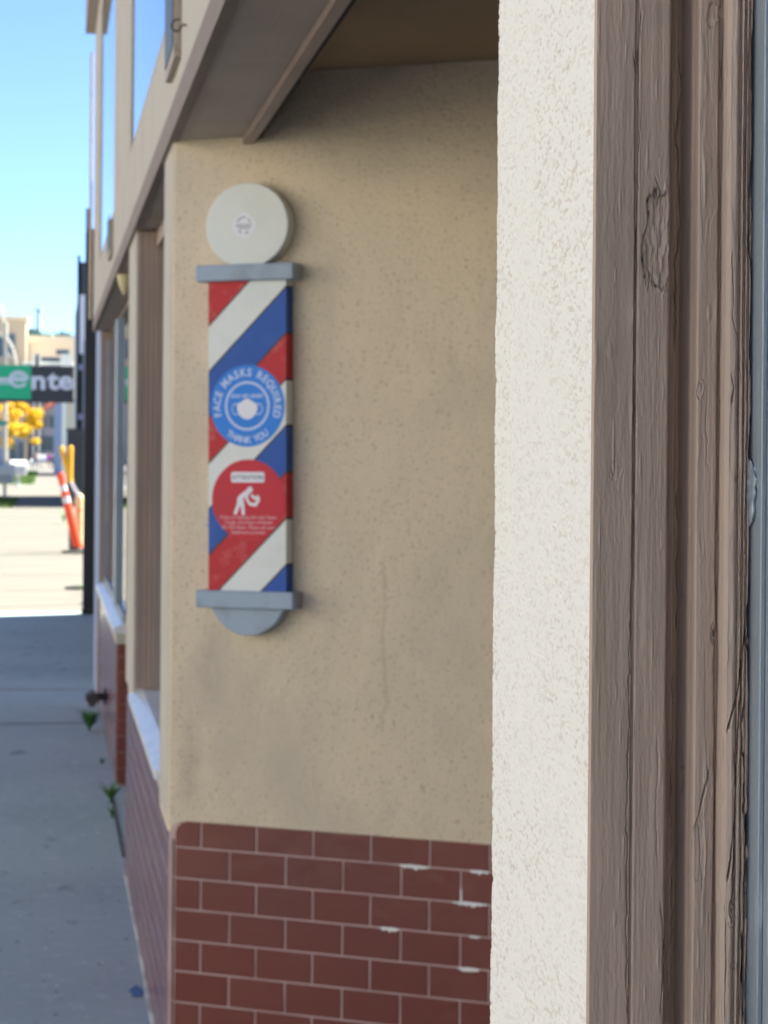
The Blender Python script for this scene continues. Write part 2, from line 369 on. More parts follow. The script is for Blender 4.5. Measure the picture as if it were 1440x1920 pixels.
# header soffit (brown) : drip board + beams over each opening
db = MB(); db.box(.304, .33, -5.2, 15.22, HB, HB+.074)
db.build('drip_board', mat('dark_brown_paint', (.23, .18, .145), .7, spec=.2, noise=[(12, .5, .75, (.26, .21, .17), 4, (1, .3, 1))]), B)
sf = MB(); sf.box(.331, .485, -5.2, 15.2, HB+.004, HB+.06)
sf.build('header_soffit', M['soffit'], B)
tr = MB(); tr.box(.486, .512, YN1-.05, 5.75, HB-.014, HB+.17)
tr.build('header_trim', M['brown'], B)
cl = MB(); cl.prism([(.45, -5.0), (8.8, -5.0), (8.8, 15.2), (.45, 15.2)], CEIL, CEIL+.05); cl.build('ceiling', M['ceil'], B)
MB().prism([(.34, 1.72), (1.59, 2.4), (1.59, 5.1), (.34, 5.8)], .004, .014).build('entry_floor', mat('bounce_cut_floor_dark', (.11, .075, .06), .7), B)  # dark floor slab added to cut bounce onto the recess wall
# near pier return + far splay of near side + back of recess
nr = MB()
nr.prism([(.345, YN0+.06), (.345+.12, YN0+.06), (1.6, YN1+.86), (1.6, YN1+.76), (.3225, YN1-.001)][::1], .0, HB+.3)
nr.prism([(1.6, 2.2), (1.72, 2.2), (1.72, 2.75), (1.6, 2.75)], 0, CEIL); nr.prism([(1.6, 4.3), (1.72, 4.3), (1.72, 5.2), (1.6, 5.2)], 0, CEIL)
nr.box(1.6, 1.72, 2.75, 4.3, 2.2, CEIL)
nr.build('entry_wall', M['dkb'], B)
MB().box(.513, .53, YN1+.02, 5.70, HB+.0, CEIL-.001).build('shade_board', M['dark'], B)  # unseen dark board added to deepen the shade beside the header
dr = MB(); dr.box(1.64, 1.69, 2.78, 4.27, 0.02, .3); dr.box(1.64, 1.69, 2.78, 4.27, 2.05, 2.2)
for y in (2.78, 3.47, 4.17): dr.box(1.64, 1.69, y, y+.11, .3, 2.05)
dro = dr.build('entry_door', M['brown'], B); bpy.context.view_layer.update()
MB().box(1.66, 1.67, 2.88, 4.18, .3, 2.05).build('pane', M['glass'], dro)
MB().cyl((1.60, 3.44, .95), (1.60, 3.44, 1.25), .012).build('handle', M['alu'], dro)
# --- near pier, white lace stucco, dense sheet with real relief
def pier_sheet():
    zz = np.concatenate([np.linspace(0, 1.22, 24)[:-1], np.arange(1.22, 2.02, .0007), np.linspace(2.02, HB+.01, 12)[1:]])
    yy = np.arange(YN0-.001, YN1+.0001, .0011)
    Y, Z = np.meshgrid(yy, zz)
    a_ = fbm(Y*210, Z*520, 3, 2); b_ = fbm(Y*260, Z*520, 11, 2); c_ = fbm(Y*30, Z*26, 20, 3)
    # lace coat: plateaus with pits
    pit = np.clip((a_-.56)/.14, 0, 1)
    h = -.0007*pit + .0005*(b_-.5) + .0015*(c_-.5)+.0007*(fbm(Y*60, Z*150, 31, 2)-.5)
    tone = np.clip(pit*1.1-.15, 0, 1)*(.4+.6*vnoise(Y*120, Z*120, 77))
    fr = np.clip((fbm(Y*18, Z*10, 44, 3)-.35)/.3, .5, 1); tone = tone*fr*.9
    X = XF-.0005-h
    # rounded far corner
    ed = np.clip((Y-(YN1-.007))/.007, 0, 1); X = X+ed**2*.006
    # ragged near edge against the timber
    en = np.clip(((YN0+.002+.0022*fbm(Z*60, Z*0+3, 8, 3))-Y)/.003, 0, 1); X = X+en*.004
    Yd = Y+.0012*(fbm(Z*160, Y*90, 55, 2)-.5)*ed*3
    grid_mesh('pier', np.stack([X, Yd, Z], -1), M['white_stucco'], B, tone)
    # return round the corner
    r0 = np.stack([X[:, -1], Yd[:, -1], Z[:, -1]], -1); r1 = r0.copy(); r1[:, 0] += .006; r1[:, 1] += .0005
    grid_mesh('pier_return', np.stack([r0, r1], 1), M['white_stucco'], B, np.zeros((len(zz), 2)))
    # facing edge beside the timber
    r0 = np.stack([X[:, 0], Yd[:, 0], Z[:, 0]], -1); r1 = r0.copy(); r1[:, 0] += .006; r1[:, 1] += .0005
    grid_mesh('pier_return', np.stack([r1, r0], 1), M['white_stucco'], B, np.zeros((len(zz), 2)))
pier_sheet()
# --- near window: weathered timber jamb with mouldings, aluminium stop, glass
def jamb():
    nw = MB(); nw.box(.36, .41, -4.6, YN0-.03, HB-.10, HB); o = nw.build('window', M['brown'], B); bpy.context.view_layer.update()
    tag(o, 'large near shop window set in weathered brown timber')
    prof = [(1107, -1), (1112, 2), (1184, 2.2), (1186, -.8), (1189, -.8), (1191, 3), (1195, 3.4), (1248, 3), (1251.5, 1.5), (1253, -25), (1261, -27), (1270, -23), (1278, -15),
            (1285, -9), (1290, -2), (1293, 0), (1296, 1.5), (1299, 6), (1303, 10), (1307, 11.5), (1312, 11.6), (1340, 11.2), (1344, 7), (1347, 8), (1350, 16), (1357, 20.5), (1366, 23), (1376, 24),
            (1380, 23), (1382, 19.5), (1385, 23.5), (1389, 24), (1391.5, 18.5), (1394, 23), (1397, 23.3), (1399, 18), (1401, 22.5), (1404, 22.5), (1405.5, 19), (1407, 15), (1411, 14)]
    pp = np.array([p[0] for p in prof], float); dd = np.array([p[1] for p in prof], float)/1000
    cols = np.concatenate([np.arange(1107, 1411, .95)])
    d0 = np.interp(cols, pp, dd)
    zz = np.concatenate([np.linspace(.80, 1.28, 14)[:-1], np.arange(1.28, 2.0, .00085), np.linspace(2.0, HB, 12)[1:]])
    Cx, Z = np.meshgrid(cols, zz)
    # picture row for each z at this distance, used only to place the wear marks by height
    kz = F/1.318; PYr = 850.4-(Z-H)*kz
    wob = 2.2*(fbm(Z*7, Z*0+1, 2, 3)-.5)+1.6*(fbm(Z*34, Cx*.02, 9, 2)-.5)
    D = np.interp(Cx+wob*np.clip((Cx-1120)/60, 0, 1)*(1-.72*np.exp(-((Cx-1254)/9)**2)), pp, dd)
    # grain and brush marks
    am = np.interp(Cx, [1107, 1190, 1255, 1300, 1345, 1380, 1410], [.3, .55, .7, .5, .8, 1.2, 1.8])
    D += am*.00017*(fbm(Cx*.5, Z*9, 12, 3)-.5)+am*.00045*(fbm(Cx*.16, Z*22, 15, 3)-.5)+.00028*(fbm(Cx*.25, Z*180, 18, 3)-.5)
    dr_ = np.clip((vnoise(Cx*.12, Z*45, 91)-.86)/.1, 0, 1); D += .0005*dr_
    D += .0010*(fbm(Cx*.05, Z*9, 19, 3)-.5)
    # alligatored flake patches
    fl = np.clip((fbm(Cx*.06, Z*16, 33, 3)-.60)/.02, 0, 1)*np.interp(Cx, [1107, 1240, 1310, 1410], [.15, .3, .8, 1])
    D -= fl*.00035
    tone = np.zeros_like(D)
    def crack(pts, wd, dep, tn=1., jit=1.5, lip=.4):
        nonlocal D, tone
        py = np.array([p[1] for p in pts], float); px = np.array([p[0] for p in pts], float)
        xc = np.interp(PYr[:, 0], py, px)+jit*2*(fbm(PYr[:, 0]*.05, PYr[:, 0]*0+px[0], 21, 3)-.5)
        ins = np.clip((PYr[:, 0]-py[0])/14, 0, 1)*np.clip((py[-1]-PYr[:, 0])/14, 0, 1)
        wl_ = wd*(.45+1.1*vnoise(PYr[:, 0]*.035, PYr[:, 0]*0+px[0], 5))
        q = (Cx-xc[:, None])/wl_[:, None]
        g = np.exp(-q*q)*ins[:, None]
        D = D-dep*g+lip*dep*.35*np.exp(-(q-2.2)**2)*ins[:, None]; tone = np.maximum(tone, tn*np.clip(g*1.5-.35, 0, 1))
    crack([(1193, 0), (1189, 120), (1192, 250), (1187, 600), (1189, 900), (1184, 1200), (1181, 1500), (1183, 1920)], 1.1, .0014, .6, 3)
    crack([(1264, 60), (1270, 120), (1262, 230), (1266, 330), (1272, 380), (1262, 470), (1263, 600), (1260, 640)], 1.2, .0016, .8, 3)
    crack([(1266, 910), (1272, 1000), (1268, 1080), (1273, 1120), (1268, 1200)], 1.1, .0014, .8, 2)
    crack([(1264, 1270), (1262, 1550), (1265, 1640), (1266, 1860), (1262, 1920)], 1.0, .0010, .6, 3)
    crack([(1350, 25), (1347, 100), (1344, 180)], 1.1, .0012, .7, 2)
    crack([(1374, 640), (1369, 460), (1372, 540)][::-1] and [(1369, 460), (1372, 540), (1371, 590), (1385, 640)], 1.0, .0012, .7, 1.5)
    crack([(1370, 690), (1374, 720), (1371, 760)], 1.5, .0014, .8, 1.5)
    crack([(1222, 315), (1234, 345), (1228, 380)], 1.2, .0012, .7, 2)
    crack([(1320, 750), (1323, 800), (1328, 880)], 1.0, .0007, .3, 4)
    crack([(1329, 1435), (1335, 1465), (1322, 1500)][::1], 1.0, .0008, .4, 2)
    crack([(1335, 1440), (1318, 1520), (1303, 1570)], 1.4, .0012, .7, 2)
    crack([(1313, 1540), (1320, 1620), (1324, 1680)], 1.0, .0008, .3, 4)
    crack([(1408, 0), (1404, 110), (1406, 200), (1402, 420), (1407, 520), (1405, 700)], 1.7, .004, 1, 2.5)
    crack([(1410, 640), (1405, 850), (1408, 1010), (1407, 1100), (1404, 1200), (1409, 1300)], 1.4, .004, 1, 2.5)
    crack([(1406, 1120), (1398, 1200), (1386, 1300), (1367, 1372)], 1.4, .004, 1, 1)
    crack([(1392, 1270), (1386, 1420), (1383, 1520), (1375, 1620), (1370, 1655)], 1.3, .0035, 1, 1.5)
    crack([(1404, 1520), (1403, 1650), (1401, 1760), (1403, 1920)], 2.2, .005, 1, 2)
    crack([(1399, 1300), (1393, 1360), (1399, 1440), (1400, 1530)], 1.3, .003, .9, 2)
    crack([(1381, 1400), (1383, 1480), (1380, 1700), (1378, 1740)], 1.2, .002, .8, 1.5)
    crack([(1396, 1560), (1394, 1700), (1398, 1800), (1395, 1920)], 1.1, .0018, .7, 1.5)
    crack([(1366, 1690), (1369, 1800), (1367, 1920)], .9, .001, .5, 1.5)
    crack([(1282, 1400), (1286, 1460), (1284, 1510)], 1.0, .0009, .5, 2)
    crack([(1387, 650), (1384, 800), (1389, 1000), (1386, 1250)], .8, .0009, .35, 3)
    crack([(1396, 640), (1399, 760), (1396, 980), (1398, 1200)], .8, .0009, .35, 3)
    crack([(1384, 60), (1386, 300), (1383, 560)], .8, .0009, .35, 3)
    crack([(1395, 60), (1392, 300), (1396, 480), (1390, 560)], .8, .0009, .35, 3)
    crack([(1236, 1380), (1239, 1450), (1234, 1520), (1240, 1640)], 1.2, .0007, .2, 3)
    crack([(1246, 1700), (1252, 1780), (1248, 1920)], 1.6, .0014, .5, 3)
    crack([(1180, 80), (1184, 110), (1190, 130)], 1.3, .0009, .6, 1)
    crack([(1146, 870), (1149, 885), (1163, 895)], 1.0, .0007, .5, 1)
    # torn knot
    def blob(cx, cy, rx, ry, seed, dep, tn):
        nonlocal D, tone
        rr = np.sqrt(((Cx-cx-.25*rx*np.sin((PYr-cy)/ry*2+seed))/rx)**2+((PYr-cy)/ry)**2)+1.15*(fbm(Cx*.09, PYr*.022, seed, 4)-.5)
        ins = np.clip((1-rr)/.10, 0, 1); rim = np.exp(-((rr-1)/.09)**2)
        rough = fbm(Cx*.16, PYr*.035, seed+5, 4)-.5
        D = D-ins*(dep+dep*2.2*rough)-rim*dep*.9*(Cx < cx)+rim*dep*.8*(Cx >= cx)
        tone = np.maximum(tone, np.clip(rim*(.8*(Cx < cx)+.15)*tn*(fbm(Cx*.2, PYr*.08, seed+9, 2)*1.6-.2), 0, 1))
    blob(1228, 445, 22, 92, 61, .0016, 1.2); blob(1311, 725, 7, 19, 66, .0009, .35); blob(1386, 893, 5, 6, 67, .0012, .8)
    blob(1340, 1188, 5, 20, 68, .0016, .7); blob(1340, 1187, 1.8, 6, 69, .005, 1.6)
    blob(1153, 876, 12, 18, 71, .0003, .35); blob(1331, 8, 11, 26, 72, .0011, .35); blob(1377, 1700, 3.4, 16, 73, .003, 1.4)
    blob(1318, 1600, 12, 60, 74, .0006, .35)
    # filled nail heads
    for cx, cy, rr_ in ((1384, 1811, 6), (1378, 1733, 5), (1396, 10, 5), (1285, 1451, 2)):
        q = np.sqrt((Cx-cx)**2+(PYr-cy)**2)
        D += .0007*np.clip((rr_-q)/2, 0, 1); tone = np.maximum(tone, .7*np.exp(-((q-rr_-.6)/.9)**2))
    # darker colour in the gap beside the aluminium
    tone = np.maximum(tone, np.clip((Cx-1405.2)/1.2, 0, 1)*.7)
    # build in space: each column keeps its own X, the relief moves it along Y toward -Y
    Y = YN0-D
    dirs = np.array([ray(c_, 960) for c_ in cols]); sl_ = dirs[:, 0]/dirs[:, 1]
    X = (YN0-d0)*sl_
    X = np.repeat(X[None, :], len(zz), 0)
    X = X+wob*0
    grid_mesh('timber_jamb', np.stack([X, Y, Z], -1), M['frame'], o, tone)
    xe = float(X[0, -1]); print('jamb end X', xe)
    # aluminium stop: facing the street with two ribs, running back along the pane
    al = MB(); x0 = xe-.004
    ys_ = YN0-.0302
    def strip(xa, xb, ya, yb): al.box(xa, xb, ya, yb, .80, HB-.10)
    strip(x0+.0045, x0+.02, YN0-.075, YN0+.002)
    strip(x0+.0012, x0+.0045, YN0-.040, YN0-.004)
    strip(x0+.0000, x0+.0045, YN0-.066, YN0-.060)
    strip(x0+.0022, x0+.0045, YN0-.055, YN0-.047)
    al.build('glazing_stop', M['alu'], o, bevel=.0007)
    MB().box(x0+.008, x0+.014, -4.6, YN0-.06, .80, HB-.10).build('pane', M['glass'], o)
    # dented lump of metal and sealant on the stop
    bm = bmesh.new(); bmesh.ops.create_icosphere(bm, subdivisions=4, radius=1)
    for v in bm.verts:
        k = 1+.35*math.sin(v.co.z*5+v.co.x*3)*math.cos(v.co.y*4+v.co.z*7)
        v.co = Vector((v.co.x*.0035*k, v.co.y*.010*k, v.co.z*.020*(1+.15*math.sin(v.co.x*9))))
        v.co += Vector((x0+.0015, YN0-.022, onY(1416, 925, 1.28)[2]))-Vector(o.matrix_world.translation)
    me = bpy.data.meshes.new('sealant_lump'); bm.to_mesh(me); bm.free(); me.materials.append(M['alu'])
    for p_ in me.polygons: p_.use_smooth = True
    lo = bpy.data.objects.new('sealant_lump', me); COL.objects.link(lo); lo.parent = o
    s_ = MB(); s_.box(.29, .42, -4.6, YN0-.0005, .755, .797); s_.build('sill', M['sillw'], o, bevel=.004)
jamb()
lw = MB(); lw.box(.325, .44, -5.2, YN0, 0, .755); lw.box(.318, .44, -5.2, -4.6, .755, HB); lw.build('stall_riser', M['stucco_fac'], B)
# dim shop interior behind the near window
it = MB(); it.box(3.2, 3.3, -5, 1.9, .02, CEIL-.01); it.build('interior_wall', M['greyb'], B)
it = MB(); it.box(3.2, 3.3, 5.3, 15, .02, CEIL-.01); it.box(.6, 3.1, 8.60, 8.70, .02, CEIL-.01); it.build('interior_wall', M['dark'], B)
# --- far bays
def bay(y0, y1, xf, xfr, label, near_jamb=True, glass_x=None):
    y1 -= .003
    f_ = MB()
    dx = [(xf+.006, 0), (xf+.030, -.012), (xf+.050, -.030), (xf+.066, -.045)]
    # far jamb, stepped moulding facing the camera
    for i, (x, d) in enumerate(dx):
        x1 = dx[i+1][0] if i+1 < len(dx) else xf+.145
        f_.box(x, x1+.0, y1+d, y1+.02+.001*i, .80, HB)
    for i, (x, d) in enumerate(dx if near_jamb else []):
        x1 = dx[i+1][0] if i+1 < len(dx) else xf+.115
        f_.box(x, x1, y0-.02-.001*i, y0-d, .80, HB)
    f_.box(xf+.07, xf+.112, y0+.045, y1-.045, HB-.06, HB-.001)
    o = f_.build('window', M['brown'], B, bevel=.003); tag(o, label); bpy.context.view_layer.update()
    s_ = MB(); xo = xf-.016
    s_.add([(xo, y0-.02, .755), (xo, y1+.02, .755), (xo, y1+.02, .778), (xo, y0-.02, .778), (xo+.05, y0-.02, .797), (xo+.05, y1+.02, .797), (xf+.115, y0-.02, .803), (xf+.115, y1+.02, .803), (xf+.115, y0-.02, .75), (xf+.115, y1+.02, .75)],
           [(0, 3, 2, 1), (3, 4, 5, 2), (4, 6, 7, 5), (0, 1, 9, 8), (0, 8, 6, 4, 3), (1, 2, 5, 7, 9)])
    s_.build('sill', M['sillw'], o)
    gx = glass_x or xf+.125
    m_ = MB()
    if near_jamb: m_.box(gx-.012, gx+.02, y0+.046, y0+.075, .81, HB-.07)
    m_.box(gx-.012, gx+.02, y1-.075, y1-.046, .81, HB-.07); m_.box(gx-.012, gx+.02, y0+.076, y1-.076, .81, .835)
    
    if not near_jamb: m_.box(.378, .399, 12.4, 12.62, .81, HB-.07)
    m_.build('glazing_bar', M['alu'], o)
    MB().box(gx, gx+.006, y0+.076, y1-.076, .836, HB-.062).build('pane', M['glass'], o)
    return o
bay(Yj1, Yj2, .318, .39, 'shop window beside the barber wall with a white sill')
bay(Yb2, Yb2e, .352, .42, 'far shop window with a pale blue reflection', near_jamb=False, glass_x=.40)
# stall risers in tile --------------------------------------------------------
def tiles(name, P, u0, u1, z0, ztop, row, first_half, L=.155, gap=.0045, parent=B, label=None, firstrow=None, seed=1, thick=.006, cut_round=False, b_=.0016):
    """tiles over a vertical sheet P(u,z,n); running bond from the top down"""
    rnd = random.Random(seed); tm = MB(); tone = []
    zt_ = ztop; k = 0
    while zt_ > z0+.01:
        h = (firstrow if k == 0 and firstrow else row)
        zb_ = max(z0, zt_-h)
        half = first_half ^ (k % 2 == 1)
        u = u0
        first = True
        while u < u1-.004:
            w_ = (L*.478 if (first and half) else L); first = False
            uu = min(u1, u+w_)
            g = gap/2
            pts = [(u+g, zb_+g), (uu-g, zb_+g), (uu-g, zt_-g), (u+g, zt_-g)]
            if cut_round and k == 0 and u == u0:
                pts = [(u+g, zb_+g), (uu-g, zb_+g), (uu-g, zt_-g)]+[(u+g+.03-.03*math.sin(t), zt_-g-.03+.03*math.cos(t)) for t in (0, .5, 1., 1.57)]
            cx = sum(p[0] for p in pts)/len(pts); cz = sum(p[1] for p in pts)/len(pts)
            inn = [(x+(b_ if x < cx else -b_), z+(b_ if z < cz else -b_)) for x, z in pts]
            tl = (rnd.random()-.5)*.0006; tl2 = (rnd.random()-.5)*.0005
            n_ = len(pts); vs = [P(x, z, .0) for x, z in pts]+[P(x, z, thick-b_) for x, z in pts]+[P(x, z, thick+(tl if x < cx else -tl)+(tl2 if z < cz else -tl2)) for x, z in inn]
            fs = [tuple(range(2*n_, 3*n_))]
            for i in range(n_):
                j2 = (i+1) % n_
                fs += [(i, j2, n_+j2, n_+i), (n_+i, n_+j2, 2*n_+j2, 2*n_+i)]
            tm.add(vs, fs); tone += [max(0, rnd.gauss(.25, .16))]*len(vs)
            u = uu
        zt_ = zb_; k += 1
    o = tm.build(name, M['tile'], parent, attr=tone)
    if label: o['label'] = label
    return o
# recess wall tile
PW = lambda u, z, n: W(u, z, n-.001)
tiles('tile_wainscot', PW, .0215, SE, .0, .713, .0789, True, label='dark red tile on the recess wall below the barber sign', firstrow=.068, seed=4, cut_round=True)
g_ = MB(); vs = []; PG = [(0.004, 0), (SE, 0), (SE, .708), (0.03, .708), (.016, .70), (.004, .68)]
g_.extr([(a_, b_) for a_, b_ in PG], lambda a_, b_, h: W(a_, b_, h), -.004, .0030); g_.build('grout', M['grout'], B)
# white paint drips on the grout
pd = MB()
def paint(s0, s1, z, h, seed):
    rnd = random.Random(seed); n_ = 14
    top = []; bot = []
    for i in range(n_+1):
        t = i/n_; s = s0+(s1-s0)*t; env = math.sin(math.pi*min(1, max(.0, t)))**.5
        top.append((s, z+h*.35*env*(.7+.6*rnd.random()))); bot.append((s, z-h*.65*env*(.5+rnd.random())))
    pts = bot+top[::-1]; MB().add([W(a_, b_, .0064) for a_, b_ in pts], [tuple(range(len(pts)))]).build('paint_smear', M['whitepaint'], B)
paint(.635, .72, .645, .010, 1); paint(.818, .872, .645, .009, 2); paint(.775, .868, .5662, .010, 3); paint(.585, .64, .4875, .010, 4); paint(.82, .85, .4873, .007, 5); paint(.79, .85, .4084, .010, 6)
MB().add([W(a_, b_, .0066) for a_, b_ in ((.796, .566), (.802, .566), (.8008, .60), (.7975, .60))], [(0, 1, 2, 3)]).build('paint_smear', M['whitepaint'], B)
# corner bullnose tiles
cb = MB()
for i, (z0_, z1_) in enumerate([(.0, .093), (.096, .251), (.254, .409), (.412, .567), (.570, .664)]):
    arc = []
    for k in range(7):
        t = k/6; p0 = Vector((.322, 5.862)); p1 = Vector(W(.0195, 0, .005)[:2]); pc_ = Vector((.3215, 5.826-.004))
        q = (1-t)**2*p0+2*t*(1-t)*pc_+t*t*p1; arc.append((q.x, q.y))
    cb.prism(arc+[(.333, 5.85)], z0_+.001, z1_)
cb.build('corner_tile', mat('corner_tile_glaze', (.085, .022, .017), .6, spec=.2), B)
# facade tiles, pier A + bay 1 + pier B
PF = lambda u, z, n: (.3285-n, u, z)
tiles('tile_stall_riser', PF, 5.864, Ypb, .0, .70, .0789, False, label='dark red tile below the window sill', firstrow=.062, seed=9, gap=.0035, b_=.0005)
MB().box(.3230, .43, 5.866, Ypb-.001, .0, .699).build('grout', M['grout2'], B)
MB().box(.3270, .43, 6.22, Ypb-.03, .6995, .755).build('stall_riser', M['stucco_fac'], B)
# bay 2 riser
PF2 = lambda u, z, n: (.3625-n, u, z)
tiles('tile_stall_riser', PF2, Yb2+.02, Yb2e-.02, .0, .70, .0789, False, label='dark red tile below the far window', firstrow=.062, seed=12, gap=.0035, b_=.0005)
PF3 = lambda u, z, n: (.36+u, Yb2+.006-n, z)
tiles('tile_return', PF3, .0, .30, .0, .70, .0789, True, label='red tile end facing back along the sidewalk', firstrow=.062, seed=13)
MB().box(.360, .66, Yb2+.004, Yb2e-.02, .0, .699).build('grout', M['grout2'], B)
MB().box(.352, .66, Yb2-.012, Yb2e-.02, .701, .756).build('stall_riser', M['stucco_fac'], B)
# second entry between the bays
for bx_ in ((.44, 1.5, Ypb-.10, Ypb-.002), (.661, 1.5, Yb2+.02, Yb2+.1), (1.5, 1.6, Ypb-.1, 9.3), (1.5, 1.6, 10.6, Yb2+.1)):
    MB().box(*bx_, 0, CEIL).build('entry_wall', M['stucco'], B)
d2 = MB(); d2.box(1.53, 1.57, 9.3, 10.6, .02, 2.5); d2.build('entry_door', M['brown'], B)
# downspout shape added at the far end, standing for a corner shade line
ds = MB(); yd = onX(172, 300, .30)[1]
ds.cyl((.296, yd, 2.56), (.296, yd, 4.4), .010); ds.build('downspout', M['wood'], B)
# pale lamp under the soffit of the second entry
lp = onY(233, 540, 10.2)
lm = MB(); lm.lathe([(.006, .03), (.014, .05), (.026, .08), (.034, .12)], (lp[0], 10.2, lp[2]-.06), 20); lo = lm.build('ceiling_lamp', M['lamp'], B)
# hook and wooden blocks on the fascia
hk = onX(350, 48, XH)
hm = MB(); k = .036/28
P2 = [(372, 48), (360, 46), (352, 49), (348, 56), (341, 58), (333, 55), (330, 48), (333, 41), (340, 37.5), (345, 38)]
pts = []
for i, (a_, b_) in enumerate([(0, 0), (-.008, .002), (-.013, -.001), (-.016, -.010), (-.023, -.014), (-.032, -.010), (-.035, 0), (-.031, .009), (-.023, .014), (-.016, .013)]):
    pts.append((XH+a_+.001, hk[1]+.0*i, hk[2]+b_))
hm.tube(pts, .0022); tag(hm.build('cup_hook', M['hook']), 'small dark steel cup hook screwed into the fascia', 'hook')
for (py0, pxx, y1_, h_, lab) in ((5.33, 0, 5.72, .26, 'larger teal faced wooden block on the fascia beside the hook'), (10.72, 0, 11.12, .165, 'smaller teal faced wooden block under the far transom window')):
    b_ = MB(); z0_ = 2.572
    b_.box(XH-.017, XH-.001, py0, y1_, z0_, z0_+h_)
    o = b_.build('wooden_block', M['wood'], bevel=.002); tag(o, lab, 'block', 'wooden blocks on the fascia')
    MB().box(XH-.020, XH-.0172, py0+.02, y1_-.02, z0_+.03, z0_+h_+.02).build('face_panel', M['teal'], o)
# ================================================================ BARBER POLE SIGN
sc0 = .2337; zc0 = 1.69; tl = .0094
bs = empty('barber_pole_sign', W(sc0, zc0, 0)); tag(bs, 'flat wooden barber pole sign in red, white and blue on the tan recess wall', 'barber sign')
def Q(a_, z, n): return W(sc0+a_-tl*(z-zc0), z+tl*a_, n)
def ell(cx, cz, rx, rz, t0=0, t1=2*math.pi, n=72, end=False): return [(cx+rx*math.cos(t0+(t1-t0)*i/n), cz+rz*math.sin(t0+(t1-t0)*i/n)) for i in range(n+(1 if end else 0))]
hw = .107; ztb, zbb = 2.082, 1.300
def clipz(poly, f):
    out = []
    for i in range(len(poly)):
        p, q = poly[i], poly[(i+1) % len(poly)]; fp, fq = f(p), f(q)
        if fp >= 0: out.append(p)
        if (fp >= 0) != (fq >= 0):
            t = fp/(fp-fq); out.append((p[0]+(q[0]-p[0])*t, p[1]+(q[1]-p[1])*t))
    return out
bd = MB(); colseq = [2, 0, 1, 2, 0, 1, 2, 0, 1]   # red, white, blue ... (index: 0 white 1 blue 2 red 3 black)
bl = [1.852+.1150*(2-k) for k in range(1, 9)]      # stripe edge heights on the left
dg = .978; gp = .0030
def stripe_region(ylo, yhi, m, nz):
    rect = [(-hw, zbb), (hw, zbb), (hw, ztb), (-hw, ztb)]
    p = clipz(rect, lambda q: q[1]-(ylo+(q[0]+hw)*dg)); p = clipz(p, lambda q: (yhi+(q[0]+hw)*dg)-q[1])
    if len(p) > 2:
        bd.add([Q(x, z, nz) for x, z in p], [tuple(range(len(p)))], m)
    for sx in (-hw, hw):
        l_, h_ = max(zbb, ylo+(sx+hw)*dg), min(ztb, yhi+(sx+hw)*dg)
        if h_ > l_: bd.add([Q(sx, l_, .002), Q(sx, h_, .002), Q(sx, h_, nz), Q(sx, l_, nz)], [(0, 1, 2, 3) if sx < 0 else (3, 2, 1, 0)], m)
edges = [9.]+bl+[-9.]
for i in range(9):
    hi = edges[i]-gp; lo_ = edges[i+1]+gp
    stripe_region(lo_, hi, colseq[i], .043)
    if i < 8: stripe_region(edges[i+1]-gp, edges[i+1]+gp, 3, .0418)
bd.build('pole_body', [M['pw'], M['pb'], M['pr'], M['pk']], bs)
MB().extr(ell(-.001, 2.217, .1135, .1065, n=72), lambda x, y, h: Q(x, y, h), .002, .043).build('ball', M['ball'], bs, bevel=.003)
cpt = MB(); cpt.extr([(-.134, 2.078), (.134, 2.078), (.134, 2.119), (-.134, 2.119)], lambda x, y, h: Q(x, y, h), .001, .063); o = cpt.build('cap', M['cap'], bs, bevel=.004)
cpt = MB(); cpt.extr([(-.134, 1.2615), (.134, 1.2615), (.134, 1.3045), (-.134, 1.3045)], lambda x, y, h: Q(x, y, h), .001, .063); o = cpt.build('cap', M['cap'], bs, bevel=.004)
arc = ell(0, 1.2985, .106, .106, math.pi+.33, 2*math.pi-.33, 40, True)
MB().extr(arc, lambda x, y, h: Q(x, y, h), .002, .043).build('base_bulb', M['cap'], bs, bevel=.003)
def letters(mb, s, cx, cz, size, nz, bold=0, m=0, align='CENTER', sx=1):
    v, f = text_geo(s, size, bold, align); mb.add([Q(cx+x*sx, cz+y, nz) for x, y in v], f, m)
def arc_text(mb, s, cx, cz, R, size, a0, a1, nz, bold=.0, inside=False, m=0):
    wt = [{'I': .42, ' ': .62, 'M': 1.28, 'Q': 1.15, 'U': 1.08, 'E': .9, 'F': .88}.get(c_, 1.) for c_ in s]; cs = [sum(wt[:i])+wt[i]/2 for i in range(len(s))]
    for i, ch in enumerate(s):
        t = math.radians(a0+(a1-a0)*(cs[i]-cs[0])/(cs[-1]-cs[0]))
        if ch == ' ': continue
        v, f = text_geo(ch, size, bold)
        up = (math.cos(t), math.sin(t)); rt = (up[1], -up[0])
        if inside: up = (-up[0], -up[1]); rt = (-rt[0], -rt[1])
        bx, bz = cx+R*math.cos(t), cz+R*math.sin(t)
        mb.add([Q(bx+rt[0]*x*.92+up[0]*y, bz+rt[1]*x*.92+up[1]*y, nz) for x, y in v], f, m)
def ring(mb, cx, cz, r0, r1, nz, t0=0, t1=2*math.pi, n=64, m=0, sx=1, sz=1):
    for i in range(n):
        a_, b_ = t0+(t1-t0)*i/n, t0+(t1-t0)*(i+1)/n
        mb.add([Q(cx+r*math.cos(t)*sx, cz+r*math.sin(t)*sz, nz) for r, t in ((r0, a_), (r1, a_), (r1, b_), (r0, b_))], [(0, 1, 2, 3)], m)
